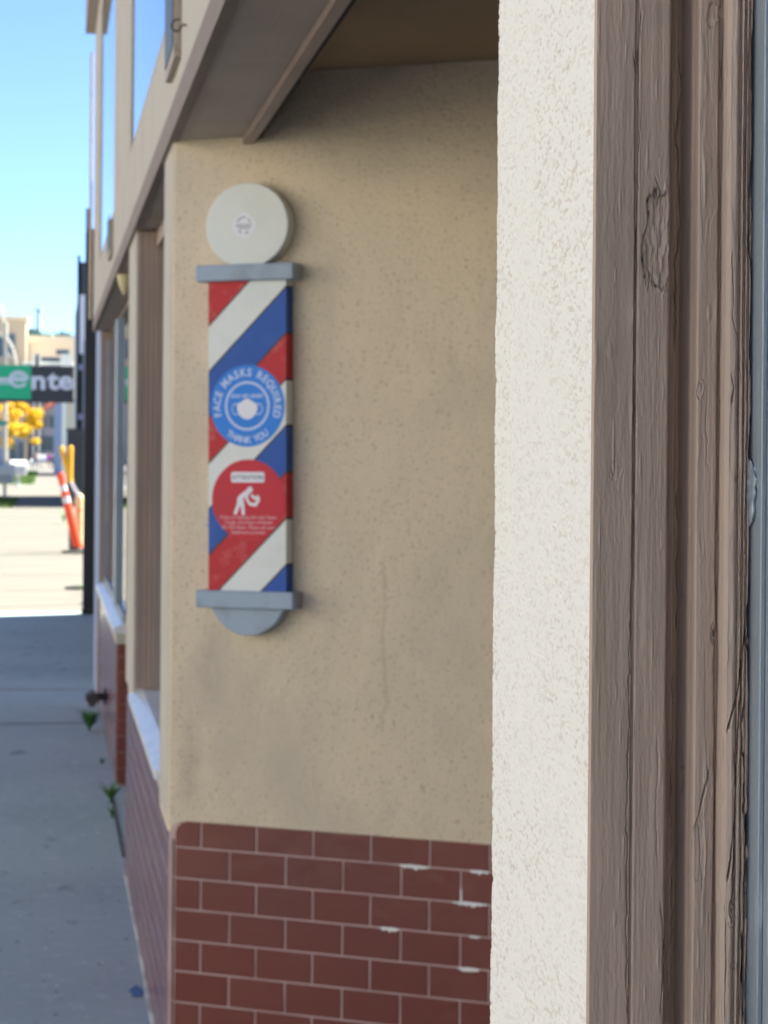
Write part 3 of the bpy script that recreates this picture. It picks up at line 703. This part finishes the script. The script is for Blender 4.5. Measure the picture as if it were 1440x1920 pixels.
def capsule(mb, p, q, r, nz, m=0):
    a_ = math.atan2(q[1]-p[1], q[0]-p[0]); pts = [(q[0]+r*math.cos(a_-math.pi/2+math.pi*i/8), q[1]+r*math.sin(a_-math.pi/2+math.pi*i/8)) for i in range(9)]
    pts += [(p[0]+r*math.cos(a_+math.pi/2+math.pi*i/8), p[1]+r*math.sin(a_+math.pi/2+math.pi*i/8)) for i in range(9)]
    mb.add([Q(x, z, nz) for x, z in pts], [tuple(range(len(pts)))], m)
# blue sticker
bc = (.001, 1.766); R1 = .1022
st = MB().extr(ell(*bc, R1, R1), lambda x, y, h: Q(x, y, h), .0431, .0437).build('mask_sticker', M['sblue'], bs)
st['label'] = 'round blue sticker reading FACE MASKS REQUIRED'; bpy.context.view_layer.update()
lt = MB(); z1 = .0440
arc_text(lt, 'FACE MASKS REQUIRED', bc[0], bc[1], .0745, .0272, 195, -15, z1, .03)
arc_text(lt, 'THANK YOU', bc[0], bc[1], .0925, .0235, 235, 306, z1, .03, inside=True)
ring(lt, *bc, .0555, .0615, z1)
letters(lt, 'STAY 6FT APART', bc[0], bc[1]+.0205, .0118, z1, .045)
# mask
mk = [(0, .019), (.010, .014), (.020, .008), (.0275, .004), (.028, -.008), (.023, -.021), (.012, -.031), (0, -.034), (-.012, -.031), (-.023, -.021), (-.028, -.008), (-.0275, .004), (-.020, .008), (-.010, .014)]
lt.add([Q(bc[0]+x, bc[1]+z, z1+.0002) for x, z in mk[::-1]], [tuple(range(len(mk)))], 1)
for sg in (-1, 1): ring(lt, bc[0]+sg*.030, bc[1]-.008, .0105, .0128, z1+.0001, sx=1, sz=1.15)
lt.build('sticker_print', [M['slight'], M['swhite']], st)
# red sticker
rc = (.0035, 1.532); R2 = .1005
st = MB().extr(ell(*rc, R2, R2), lambda x, y, h: Q(x, y, h), .0431, .0437).build('attention_sticker', M['sred'], bs)
st['label'] = 'round red sticker headed ATTENTION with a coughing figure'; bpy.context.view_layer.update()
lt = MB()
def rrect(cx, cz, w_, h_, r_):
    out = []
    for (sx_, sz_, t0) in ((1, 1, 0), (-1, 1, 90), (-1, -1, 180), (1, -1, 270)):
        for k in range(5):
            t = math.radians(t0+k*22.5); out.append((cx+sx_*(w_/2-r_)+r_*math.cos(t), cz+sz_*(h_/2-r_)+r_*math.sin(t)))
    return out
rp = rrect(rc[0]-.001, rc[1]+.056, .092, .026, .005); lt.add([Q(x, z, z1) for x, z in rp], [tuple(range(len(rp)))], 0)
letters(lt, 'ATTENTION', rc[0]-.001, rc[1]+.0505, .0155, z1+.0003, .02, m=1)
ox, oz = rc[0], rc[1]
cz_ = lambda x, z: (ox+x, oz+z)
lt.add([Q(ox+.005+.0075*math.cos(t), oz+.025+.0075*math.sin(t), z1) for t in [2*math.pi*i/20 for i in range(20)]], [tuple(range(20))], 0)
for i_, (p, q, r_) in enumerate([((-.018, .008), (-.001, .019), .0065), ((-.024, .004), (-.026, -.014), .0052), ((-.026, -.012), (-.035, -.033), .0046), ((-.019, .002), (-.015, -.014), .0050), ((-.015, -.012), (-.0135, -.034), .0046),
                 ((-.001, .017), (-.004, .001), .0034), ((-.004, .001), (.006, -.011), .0034), ((.006, -.011), (.020, -.013), .0040), ((.020, -.013), (.029, .000), .0042), ((.029, .000), (.026, .007), .0042), ((.026, .007), (.018, .003), .0034), ((.018, .003), (.011, .010), .0036)]):
    capsule(lt, cz_(*p), cz_(*q), r_, z1+.00002*i_)
for k, s_ in enumerate(['If you are feeling sick with Fever,', 'Cough, Shortness of Breath', 'Do Not Enter. Please call your', 'healthcare provider']):
    letters(lt, s_, rc[0]+.001, rc[1]-.0475-.0125*k, .0118, z1, .012, m=2)
lt.build('sticker_print', [M['swhite'], M['sgrey'], M['spink']], st)
# small badge on the ball
bg_ = (-.0075, 2.217)
ol = []
for i in range(60):
    t = 2*math.pi*i/60; rr = .031+.002*math.cos(4*t)+.0008*math.cos(8*t); ol.append((bg_[0]+rr*math.cos(t), bg_[1]+rr*math.sin(t)))
st = MB().extr(ol, lambda x, y, h: Q(x, y, h), .0431, .0436).build('badge_sticker', M['swhite'], bs); bpy.context.view_layer.update()
lt = MB(); z2 = .0439
ring(lt, bg_[0]-.001, bg_[1]+.001, .0175, .0205, z2, math.radians(75), math.radians(160), 20)
ring(lt, bg_[0]-.001, bg_[1]+.001, .0175, .0200, z2, math.radians(15), math.radians(55), 14)
ring(lt, bg_[0]-.001, bg_[1]-.001, .0175, .0200, z2, math.radians(215), math.radians(255), 14)
ring(lt, bg_[0]-.001, bg_[1]-.001, .0175, .0210, z2, math.radians(280), math.radians(310), 14)
rnd = random.Random(3)
x = -.022
while x < .021:
    w_ = .0018+.0012*rnd.random(); hh = .0035+.003*rnd.random()
    capsule(lt, (bg_[0]+x, bg_[1]-.001-hh*.3), (bg_[0]+x+.0015, bg_[1]-.001+hh*.7), .0009, z2); x += w_+.0012
x = -.014
while x < .016:
    capsule(lt, (bg_[0]+x, bg_[1]-.0085), (bg_[0]+x+.0006, bg_[1]-.0058), .0008, z2); x += .0024
lt.build('sticker_print', M['sgrey'], st)
# ================================================================ STREET THINGS NEAR THE WALL
hz = empty('wall_standpipe', (.36, 12.9, .27)); tag(hz, 'black iron standpipe with capped outlets low on the tile wall', 'standpipe')
sp = MB(); sp.cyl((.36, 12.9, .27), (.27, 12.9, .27), .022); sp.cyl((.335, 12.9, .27), (.35, 12.9, .27), .045); sp.build('pipe', M['iron'], hz)
sp = MB(); sp.cyl((.27, 12.78, .27), (.27, 13.02, .27), .026); sp.cyl((.27, 12.9, .27), (.235, 12.9, .27), .02); sp.build('outlet', M['iron'], hz)
MB().cyl((.27, 12.76, .27), (.27, 12.80, .27), .034).build('cap', M['iron'], hz); MB().cyl((.27, 12.9, .27), (.27, 12.9, .215), .018).build('drain', M['iron'], hz)
def weed(x, y, h, n, label, seed):
    rnd = random.Random(seed); m = MB()
    for i in range(n):
        a_ = rnd.random()*6.283; ln = h*(.5+.6*rnd.random()); sp_ = .35+.5*rnd.random(); w_ = .004+.004*rnd.random()
        pv = None; dx, dy = math.cos(a_), math.sin(a_); L_ = []
        for k in range(5):
            t = k/4; r_ = ln*sp_*t*t; z = ln*t*(1-.25*t); ww = w_*math.sin(math.pi*min(1, t*.85+.15))
            L_.append(((x+dx*r_-dy*ww, y+dy*r_+dx*ww, z), (x+dx*r_+dy*ww, y+dy*r_-dx*ww, z)))
        for k in range(4): m.add([L_[k][0], L_[k][1], L_[k+1][1], L_[k+1][0]], [(0, 1, 2, 3)])
    tag(m.build('weed', M['leafg']), label, 'weed', 'weeds in the joint along the wall')
weed(.27, 13.5, .17, 110, 'bushiest green weed growing at the foot of the standpipe', 1)
weed(.318, 10.75, .13, 40, 'leafy weed at the foot of the red tile end', 2)
weed(.312, 10.3, .07, 12, 'low weed just before the red tile end', 3)
weed(.31, 12.1, .05, 9, 'tiny sprig of weed between the standpipe and red tile end', 4)
for i, (x, y, h, lab) in enumerate([(.46, 26.3, .22, 'weed beside the flat rubber base'), (.50, 46, .45, 'pale weed by the leaning orange post'), (.62, 42.5, .35, 'weed behind the leaning orange post'), (.42, 52, .5, 'tall weed farthest along the driveway edge')]):
    weed(x, y, h, 26, lab, 10+i)
gp_ = MB(); gp_.box(.322, .334, 9.3, 11.2, .002, .0046); struct(gp_.build('wall_joint', M['joint']))
# ================================================================ NEXT BUILDING (dark) AND POST
nb = empty('dark_shopfront', (.6, 19, 0)); tag(nb, 'dark painted shopfront set back just beyond the stucco building', 'building')
m_ = MB(); m_.box(.60, 9, 16.4, 23.4, 0, 4.9); m_.build('wall', M['char'], nb)
m_ = MB(); m_.box(.56, 9.1, 16.4, 23.5, 4.9, 5.1); m_.build('roof', M['char'], nb)
m_ = MB(); m_.box(.575, .599, 17.2, 22.4, .5, 2.6); m_.build('window', M['glass'], nb)
bp = empty('black_post', (.42, 23.2, 0)); tag(bp, 'tall square black steel post standing at the shadow edge', 'post')
m_ = MB(); m_.box(.385, .505, 23.2, 23.32, .0, 3.85); m_.build('shaft', M['black'], bp)
m_ = MB(); m_.box(.375, .515, 23.15, 23.37, .0, .05); m_.build('foot', M['black'], bp)
m_ = MB(); m_.box(.40, .49, 23.22, 23.30, 3.85, 3.90); m_.build('cap', M['char'], bp)
gp2 = empty('grey_post', (.395, 24.6, 0)); tag(gp2, 'slim grey galvanised post just behind the black post', 'post')
m_ = MB(); m_.box(.408, .452, 24.6, 24.65, 0, 4.25); m_.build('shaft', M['violet'], gp2); m_ = MB(); m_.box(.39, .47, 24.56, 24.69, 0, .03); m_.build('foot', M['violet'], gp2)
# dark building beyond carrying the sign
fb = empty('dark_corner_building', (2, 70, 0)); tag(fb, 'dark building beyond the driveway that carries the projecting sign', 'building')
m_ = MB(); m_.box(1.02, 12, 70, 84, 0, 6.6); m_.build('wall', M['char'], fb)
m_ = MB(); m_.box(.92, 1.30, 69.9, 70.0, 0, 7.4); m_.box(.92, 1.01, 69.9, 70, 0, 7.6); m_.build('corner_pilaster', M['signdark'], fb)
m_ = MB(); m_.box(1.0, 1.16, 69.82, 69.89, 4.6, 6.4); m_.build('light_panel', M['signwhite'], fb)
m_ = MB(); m_.box(1.12, 1.22, 69.80, 69.88, 0, 5.0); m_.build('downspout', M['violet'], fb)
for z in (1.3, 2.6, 4.1): MB().box(.98, 1.10, 69.78, 69.88, z, z+.18).build('bracket', M['violet'], fb)
sg = empty('projecting_sign', (-.2, 69.5, 3.4)); tag(sg, 'green and charcoal sign lettered in white projecting over the sidewalk', 'sign')
xl = onY(-140, 700, 69.5)[0]; xm = onY(58.5, 700, 69.5)[0]; xr = onY(138, 700, 69.5)[0]; z0 = onY(70, 749, 69.5)[2]; z1_ = onY(70, 685, 69.5)[2]
m_ = MB(); m_.box(xl, xm, 69.4, 69.6, z0, z1_-.002, 0); m_.box(xm, xr, 69.4, 69.6, z0, z1_-.02, 1); m_.build('panel', [M['green'], M['signdark']], sg)
m_ = MB(); m_.box(xl-.02, xr+.02, 69.38, 69.62, z0-.09, z0-.001); m_.build('bottom_rail', M['signdark'], sg)
lt = MB()
def sl_(s, px, py, szpx, mb=lt, bold=.04, sxx=1.18):
    P0 = onY(px, py, 69.38); k = 69.38/F; v, f = text_geo(s, szpx*k, bold, 'LEFT'); mb.add([(P0[0]+x*sxx, 69.385, P0[2]+y) for x, y in v], f)
sl_('n', 57, 729, 49, bold=.03); sl_('t', 89.5, 729, 49, bold=.03); sl_('e', 109, 729, 49, bold=.03)
def wring(cx, cy, r0, r1, t0, t1, n=30):
    P0 = onY(cx, cy, 69.38); k = 69.38/F
    for i in range(n):
        a_, b_ = math.radians(t0+(t1-t0)*i/n), math.radians(t0+(t1-t0)*(i+1)/n)
        lt.add([(P0[0]+r*k*math.cos(t)*1.18, 69.384, P0[2]+r*k*math.sin(t)) for r, t in ((r0, a_), (r1, a_), (r1, b_), (r0, b_))], [(0, 1, 2, 3)])
wring(35, 711, 10.5, 15.5, 0, 325); wring(35, 711, 5.5, 8.5, 0, 180, 16)
k = 69.38/F
for (x0, x1, y0, y1) in ((-60, 50, 709, 713.5), (-60, 20, 717, 719)):
    p = onY(x0, y1, 69.38); q = onY(x1, y0, 69.38); lt.box(p[0], q[0], 69.383, 69.39, p[2], q[2])
lt.build('lettering', M['signwhite'], sg)
# gate furniture in the sun
def delineator(px0, py0, px1, py1, Y, label):
    a_ = Vector(onY(px1, py1, Y)); b_ = Vector(onY(px0, py0, Y)); a_.z = 0.02
    o = empty('delineator_post', (a_.x, Y, 0)); tag(o, label, 'traffic post')
    d = (b_-a_)
    P = lambda t: a_+d*t
    m = MB()
    for t0, t1, r0, r1 in ((0, .62, .085, .062), (.70, .77, .060, .058), (.845, .93, .055, .050), (.93, 1., .062, .055)): m.cyl(P(t0), P(t1), r0, r1, 18)
    m.build('tube', M['orange'], o)
    m = MB(); m.cyl(P(.62), P(.70), .0615, .06, 18); m.cyl(P(.77), P(.845), .058, .055, 18); m.build('reflective_band', M['band'], o)
    m = MB(); m.lathe([(.26, 0.006), (.26, .035), (.12, .06), (.09, .10)], (a_.x-.02, Y, 0), 24); m.build('rubber_base', M['rubber'], o)
delineator(112, 887, 148, 1040, 37, 'leaning orange traffic post with white reflective bands')
rb = MB(); rb.lathe([(.17, .006), (.17, .03), (.07, .045)], (.415, 27.4, 0), 20); tag(rb.build('rubber_base', M['rubber']), 'loose flat black rubber post base behind the black post', 'post base')
o = empty('pale_bollard', (.55, 37.4, 0)); tag(o, 'faded yellow bollard with red scuffs beside the black post', 'bollard')
c = onY(148, 1000, 37.4)[0]
m = MB(); m.lathe([(.07, 0.004), (.07, .86), (.06, .92), (.03, .955), (.004, .965)], (c, 37.4, 0), 20); m.build('sleeve', M['paleyel'], o)
m = MB(); m.lathe([(.10, .003), (.10, .02)], (c, 37.4, 0), 20); m.build('foot', M['rubber'], o)
for (p0, p1, lab) in (((115, 839), (133, 905), 'slanting yellow sleeved bar above the orange post'), ((132.5, 838), (131, 900), 'upright yellow sleeved bar nearest the dark building')):
    Y = 38.5
    o = empty('yellow_bollard', (onY(*p1, Y)[0], Y, 0)); tag(o, lab, 'bollard')
    a_, b_ = Vector(onY(*p1, Y)), Vector(onY(*p0, Y))
    m = MB(); m.cyl(a_, b_, .045, .043, 16); m.cyl(b_, b_+(b_-a_).normalized()*.02, .043, .02, 16); m.build('sleeve', M['yellow'], o)
    m = MB(); m.cyl((a_.x+.02, Y, .0), a_, .03, .03, 12); m.build('stake', M['char'], o)
ch = MB(); a_ = Vector(onY(133, 904, 38.0)); b_ = Vector(onY(148, 930, 37.3))
nL = 8
for i in range(nL):
    c_ = a_.lerp(b_, (i+.5)/nL); d = (b_-a_).normalized(); up = Vector((0, 1, 0)) if i % 2 else Vector((1, 0, .3)).normalized(); sd = d.cross(up).normalized()
    ps = []
    for k in range(11):
        t = 2*math.pi*k/10; ps.append(c_+d*math.cos(t)*.036+sd*math.sin(t)*.024)
    ch.tube(ps, .009, 6)
tag(ch.build('plastic_chain', M['band']), 'white plastic chain hanging to the faded bollard', 'chain')
cb_ = empty('utility_cabinet', (.9, 67, 0)); tag(cb_, 'dark grey utility cabinet in front of the dark corner building', 'cabinet')
xa = onY(125, 900, 67)[0]
m = MB(); m.box(xa, 1.25, 67, 67.8, .05, 2.25); m.build('body', M['char'], cb_, bevel=.02); m = MB(); m.box(xa-.03, 1.28, 66.97, 67.83, 2.25, 2.3); m.build('lid', M['char'], cb_); MB().box(xa+.02, 1.2, 66.985, 66.999, .2, 2.1).build('door', M['signdark'], cb_)
# cream panel, white pole, blue wall beyond
pn = empty('white_pole', (0, 130, 0)); X0 = onY(116, 800, 130)[0]; X1 = onY(124, 800, 130)[0]; pn.location = (X0, 130, 0); bpy.context.view_layer.update(); tag(pn, 'bright white square pole carrying the cream panel', 'pole')
m = MB(); m.box(X0, X1, 130, 130.2, 0, onY(120, 752, 130)[2]); m.build('shaft', M['boxw'], pn)
m = MB(); m.box(X0-.05, X1+.05, 129.95, 130.25, 0, .1); m.build('foot', M['greyb'], pn)
p_, q_ = onY(125, 806, 130), onY(138, 753, 130)
m = MB(); m.box(X1+.001, q_[0], 130.02, 130.18, p_[2], q_[2])
for i in range(6): m.box(X1+.01+i*.07, X1+.03+i*.07, 130.0, 130.02, p_[2]+.05, q_[2]-.05)
m.build('panel', M['cream'], pn)
def facade(name, label, pxs, pys, Y, depth, wallm, wins=(), roof=None, extra=None, rooflab=None):
    (x0, x1), (yt) = pxs, pys
    a0 = onY(x0, 850, Y)[0]; a1 = onY(x1, 850, Y)[0]; zt_ = onY((x0+x1)/2, yt, Y)[2]
    o = empty(name, ((a0+a1)/2, Y, 0)); tag(o, label, 'building')
    MB().box(a0, a1, Y, Y+depth, 0, zt_).build('wall', wallm, o)
    if roof: MB().box(a0-.3, a1+.3, Y-.3, Y+depth+.3, zt_, zt_+roof[0]).build('roof', roof[1], o)
    for (wx0, wx1, wy0, wy1) in wins:
        p = onY(wx0, wy1, Y); q = onY(wx1, wy0, Y)
        f = MB(); t = .05*Y/300*2; f.box(p[0]-t, q[0]+t, Y-.12, Y-.002, p[2]-t, q[2]+t); wo = f.build('window', M['greyb'], o); bpy.context.view_layer.update()
        MB().box(p[0], q[0], Y-.16, Y-.121, p[2], q[2]).build('pane', M['farglass'], wo)
    return o
facade('blue_building', 'pale blue walled building behind the white pole', (103, 150), 757, 150, 20, M['bluew'])
facade('tan_building', 'tall tan building with wide dark windows at the far end', (-80, 47), 597, 330, 25, M['tan'], wins=[(-12, 6, 632, 668), (15, 28, 627, 666), (-12, 6, 690, 740), (-60, -20, 632, 668)], roof=(.5, M['cream']))
facade('cream_building', 'long low cream building with white columns at the far end', (40, 150), 645, 345, 25, M['cream'], wins=[(77, 112, 671, 678), (106, 128, 657, 664)], roof=(1.2, M['cream']))
o = facade('grey_building', 'grey storefront building behind the yellow tree', (-60, 45), 745, 300, 20, M['greyb'], wins=[(-20, -5, 800, 850), (18, 30, 830, 870), (35, 43, 830, 870)], roof=(.4, M['boxw']))
o = facade('white_columned_building', 'pale building with white columns right of the yellow tree', (45, 135), 683, 310, 18, M['greyb'], wins=[(76, 88, 775, 800), (92, 101, 780, 802), (78, 100, 818, 845), (50, 70, 690, 740)], roof=(.3, M['boxw']))
for i, px in enumerate((66, 70, 118, 128)):
    p = onY(px, 850, 309.3); MB().box(p[0]-.35, p[0]+.35, 308.8, 309.6, 0, onY(px, 664, 309.3)[2]).build('column', M['boxw'], o)
rr_ = MB(); p = onY(82, 766, 309); q = onY(110, 752, 309); rr_.add([(p[0], 307, p[2]), (q[0], 307, q[2]), (q[0], 309, q[2]+1.3), (p[0], 309, p[2]+.6), (p[0], 307, p[2]-.4), (q[0], 307, q[2]-.4)], [(0, 1, 2, 3), (4, 5, 1, 0)]); rr_.build('awning', M['roofred'], o)
ck = empty('chimney_stack', (onY(72, 640, 600)[0], 600, 0)); tag(ck, 'thin pale stack standing against the sky', 'chimney')
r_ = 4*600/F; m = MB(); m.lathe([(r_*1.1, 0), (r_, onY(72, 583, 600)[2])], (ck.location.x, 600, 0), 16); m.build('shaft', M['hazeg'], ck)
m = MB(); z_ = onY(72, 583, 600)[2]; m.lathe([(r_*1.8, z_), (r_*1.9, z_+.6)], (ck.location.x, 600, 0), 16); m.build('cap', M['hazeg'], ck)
m = MB(); rnd = random.Random(5)
for i in range(700):
    px = 48+rnd.random()*84; top = 624+6*math.sin(px*.35)*.5+(6 if px > 70 else 0); py = top+rnd.random()*30
    c = Vector(onY(px, py, 520+rnd.random()*20)); s = .8+.9*rnd.random(); a1 = Vector((rnd.gauss(0, 1), rnd.gauss(0, 1), rnd.gauss(0, 1))).normalized()*s; a2 = Vector((rnd.gauss(0, 1), rnd.gauss(0, 1), rnd.gauss(0, 1))).normalized()*s
    m.add([c-a1, c+a2, c+a1, c-a2], [(0, 1, 2, 3)])
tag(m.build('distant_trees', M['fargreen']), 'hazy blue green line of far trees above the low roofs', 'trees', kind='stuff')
# curved white street light by the tan building
sn = empty('white_lamp_standard', (onY(10, 850, 160)[0], 160, 0)); tag(sn, 'white lamp standard with curved bracing in front of the tan building', 'street light')
m = MB(); bx = sn.location.x; topz = onY(6, 590, 160)[2]
m.cyl((bx, 160, 0), (bx, 160, topz-.5), .13, .10, 12); m.tube([onY(*p, 160) for p in ((2, 570), (5, 590), (8, 615), (11, 640))], .08, 8); m.build('mast', M['cream'], sn)
m = MB(); m.tube([onY(*p, 160) for p in ((9, 632), (17, 640), (24, 655), (29, 675), (31, 700))], .08, 8); m.tube([onY(*p, 160) for p in ((-10, 622), (0, 626), (9, 634))], .10, 8); m.tube([onY(*p, 160) for p in ((10, 664), (20, 668), (28, 674))], .09, 8); m.build('brace', M['cream'], sn)
# yellow tree
def tree(px, pyt, pyb, Y, rx, label, seed, n=9000):
    rnd = random.Random(seed); c = onY(px, (pyt+pyb)/2, Y); rz = abs(onY(px, pyt, Y)[2]-onY(px, pyb, Y)[2])/2
    o = empty('yellow_tree', (c[0], Y, 0)); tag(o, label, 'tree')
    tr_ = MB()
    tr_.cyl((c[0], Y, 0), (c[0]+.1, Y, c[2]-rz*.6), .14, .10, 10)
    cl_ = []
    for i in range(17):
        a_ = rnd.random()*6.283; u = rnd.random()**.6; zz_ = (rnd.random()*2-1)*.85
        k = math.sqrt(1-zz_*zz_)*u; p = Vector((c[0]+rx*k*math.cos(a_), Y+rx*k*math.sin(a_), c[2]+rz*zz_)); cl_.append((p, .28+.30*rnd.random()))
        tr_.cyl((c[0]+.1, Y, c[2]-rz*.6), p, .05, .02, 6)
    tr_.build('trunk', M['bark'], o)
    m = MB()
    for i in range(n):
        p, r_ = cl_[rnd.randrange(len(cl_))]; d = Vector((rnd.gauss(0, 1), rnd.gauss(0, 1), rnd.gauss(0, .75)))*r_*.55*rx/1.8
        q = p+d; s = .05+.05*rnd.random(); a1 = Vector((rnd.gauss(0, 1), rnd.gauss(0, 1), rnd.gauss(0, 1))).normalized()*s; a2 = a1.cross(Vector((rnd.gauss(0, 1), rnd.gauss(0, 1), rnd.gauss(0, 1)))).normalized()*s*.7
        m.add([q-a1, q+a2, q+a1, q-a2], [(0, 1, 2, 3)])
    m.build('crown', M['yellowleaf'], o)
tree(46, 748, 838, 182, 1.5, 'yellow flowering street tree nearest the white columned building', 2)
tree(12, 744, 836, 176, 1.6, 'yellow flowering street tree at the left edge by the lamp standard', 5)
# green street name sign
sn = empty('street_name_sign', (onY(3, 850, 150)[0], 150, 0)); tag(sn, 'small blank green street sign on a slim pole by the yellow trees', 'sign')
MB().cyl((sn.location.x, 150, 0), (sn.location.x, 150, 4.3), .04).build('pole', M['violet'], sn)
p = onY(-20, 797, 150); q = onY(14, 789, 150); MB().box(p[0], q[0], 149.93, 149.96, p[2], q[2]).build('name_blade', M['signteal'], sn)
# grass verges
def verge(x0, x1, y0, y1, n, hgt, name, seed):
    rnd = random.Random(seed); m = MB(); m.add([(x0, y0, .008), (x1, y0, .008), (x1, y1, .008), (x0, y1, .008)], [(0, 1, 2, 3)])
    for i in range(n):
        x, y = x0+(x1-x0)*rnd.random(), y0+(y1-y0)*rnd.random(); a_ = rnd.random()*6.28; w_ = .02; h = hgt*(.5+rnd.random())
        m.add([(x-w_*math.cos(a_), y-w_*math.sin(a_), 0.005), (x+w_*math.cos(a_), y+w_*math.sin(a_), .005), (x+rnd.gauss(0, .03), y+rnd.gauss(0, .03), h)], [(0, 1, 2)])
    tag(m.build('grass', M['grass']), name, 'grass', kind='stuff')
verge(-2.7, -.9, 66, 79, 3500, .08, 'strip of green grass at the kerb before the white boxes', 1)
verge(-2.7, -.55, 112, 182, 6000, .10, 'sunlit strip of grass running to the far white boxes', 2)
# white newspaper boxes
def newsbox(px0, px1, pyt, pyb, label, rounded=True):
    Y = 1.65*F/(pyb-850.4); a0 = onY(px0, 900, Y)[0]; a1 = onY(px1, 900, Y)[0]; zt_ = onY(px0, pyt, Y)[2]; w_ = a1-a0
    o = empty('newspaper_box', ((a0+a1)/2, Y, 0)); tag(o, label, 'newspaper box', 'white boxes along the kerb')
    zf = zt_*(.70 if rounded else .8); D_ = .5
    prof = [(0, zt_*.42), (D_, zt_*.42), (D_, zt_-.05), (D_-.05, zt_), (.26, zt_), (.16, zt_-.04), (.02, zf+.03), (0, zf)]
    MB().extr(prof, lambda x, y, h: (a0+h, Y+x, y), 0, w_).build('cabinet', M['boxw'], o, bevel=.015)
    MB().box(a0+w_*.14, a1-w_*.14, Y-.015, Y-.001, zt_*.46, zf-.03).build('door', M['boxg'], o)
    m = MB(); m.cyl(((a0+a1)/2, Y+.2, .03), ((a0+a1)/2, Y+.2, zt_*.45), .06); m.build('pedestal', M['boxg'], o)
    MB().box(a0+w_*.15, a1-w_*.15, Y+.03, Y+.4, .004, .03).build('foot', M['boxw'], o)
newsbox(-10, 27, 870, 936, 'nearest white newspaper box on a pedestal by the kerb')
newsbox(18, 50, 863, 917, 'second white newspaper box with a square top', False)
newsbox(69, 87, 853, 884, 'farthest small white box in front of the coral shirted person')
newsbox(56, 64, 862, 884, 'narrow white box left of the coral shirted person', False)
# people far away
def person(px, pyt, pyb, shirt, pants, label, Y=None):
    Y = Y or 1.65*F/(pyb-850.4); hgt = onY(px, pyt, Y)[2]; cx = onY(px, 850, Y)[0]; k = hgt/1.75
    me = bpy.data.meshes.new('person'); J = [(0, 0, .95), (0, 0, 1.15), (0, .01, 1.38), (0, 0, 1.50), (0, -.01, 1.62), (0, 0, 1.74), (.2, 0, 1.40), (.26, .02, 1.12), (.25, -.08, .88), (-.2, 0, 1.40), (-.26, .02, 1.12), (-.25, -.08, .88),
        (.10, 0, .90), (.12, -.06, .50), (.12, .04, .08), (.12, -.10, .03), (-.10, 0, .90), (-.12, .06, .50), (-.12, .14, .08), (-.12, 0, .03)]
    E_ = [(0, 1), (1, 2), (2, 3), (3, 4), (4, 5), (2, 6), (6, 7), (7, 8), (2, 9), (9, 10), (10, 11), (0, 12), (12, 13), (13, 14), (14, 15), (0, 16), (16, 17), (17, 18), (18, 19)]
    R_ = [.15, .14, .16, .06, .10, .07, .065, .05, .035, .065, .05, .035, .10, .07, .045, .035, .10, .07, .045, .035]
    me.from_pydata([(cx+x*k, Y+y*k, z*k) for x, y, z in J], E_, [])
    o = bpy.data.objects.new('person', me); COL.objects.link(o)
    sk = o.modifiers.new('skin', 'SKIN'); lay = me.skin_vertices[0] if me.skin_vertices else None
    if lay is None:
        bm = bmesh.new(); bm.from_mesh(me); bm.verts.layers.skin.verify(); bm.to_mesh(me); bm.free(); lay = me.skin_vertices[0]
    for i, r_ in enumerate(R_): lay.data[i].radius = (r_*k, r_*k*.8)
    lay.data[0].use_root = True
    o.modifiers.new('sub', 'SUBSURF').levels = 1
    dg_ = bpy.context.evaluated_depsgraph_get(); bpy.context.view_layer.update()
    nm = bpy.data.meshes.new_from_object(o.evaluated_get(bpy.context.evaluated_depsgraph_get())); o.modifiers.clear(); o.data = nm
    nm.materials.clear()
    for m_ in (M['skin'], shirt, pants, M['hair']): nm.materials.append(m_)
    for p_ in nm.polygons:
        z = p_.center.z/k; x = abs(p_.center.x-cx)/k
        p_.material_index = 2 if z < .95 and x < .23 else (1 if z < 1.47 and (z > 1.05 or x < .2) else 0)
        if z > 1.66: p_.material_index = 3
        p_.use_smooth = True
    tag(o, label, 'person')
person(92, 849, 884, M['magenta'], M['pants'], 'distant person in a magenta top standing on the sidewalk')
person(98.5, 851, 884, M['greysh'], M['navy'], 'distant person in grey just right of the magenta top', 205)
person(69.5, 847.5, 884, M['orshirt'], M['navy'], 'distant person in a coral shirt behind the small white box', 215)
# ================================================================ ACROSS THE STREET (unseen, added to bounce sunlight back, also for reflections)
def block(y0, y1, h, m_, label, seed):
    o = empty('bounce_building', (-15, (y0+y1)/2, 0)); tag(o, label, 'building')
    MB().box(-26, -16, y0, y1, 0, h).build('wall', m_, o)
    MB().box(-26.1, -15.85, y0, y1, h, h+.25).build('roof', M['boxw'], o)
    y = y0+1
    while y < y1-3:
        wo = MB().box(-15.99, -15.92, y, y+2.4, .7, 2.7).build('window', M['greyb'], o); bpy.context.view_layer.update()
        MB().box(-15.919, -15.90, y+.1, y+2.3, .8, 2.6).build('pane', M['farglass'], wo); y += 3.6
block(-14, 8, 7.5, M['cream'], 'unseen cream building across the street nearest the camera, added to bounce light', 1)
block(8.5, 32, 8.5, M['tan'], 'unseen tan building across the street beside the cream one, added to bounce light', 2)
block(60, 95, 4.5, M['cream'], 'unseen long cream building farther along the far side, added to bounce light', 3)

o = empty('bounce_building', (-4, -19, 0)); tag(o, 'unseen cream building added behind the viewpoint to bounce sunlight', 'building')
MB().box(-9, 9, -26, -18, 0, 7).build('wall', M['cream'], o)  # unseen wall added to bounce sun onto the jamb and recess
MB().box(-9.1, 9.1, -26.1, -17.85, 7, 7.3).build('roof', M['boxw'], o)
for x in (-7, -3, 1, 5):
    wo = MB().box(x, x+1.6, -18, -17.93, 1, 2.8).build('window', M['greyb'], o); bpy.context.view_layer.update()
    MB().box(x+.1, x+1.5, -17.929, -17.91, 1.1, 2.7).build('pane', M['farglass'], wo)
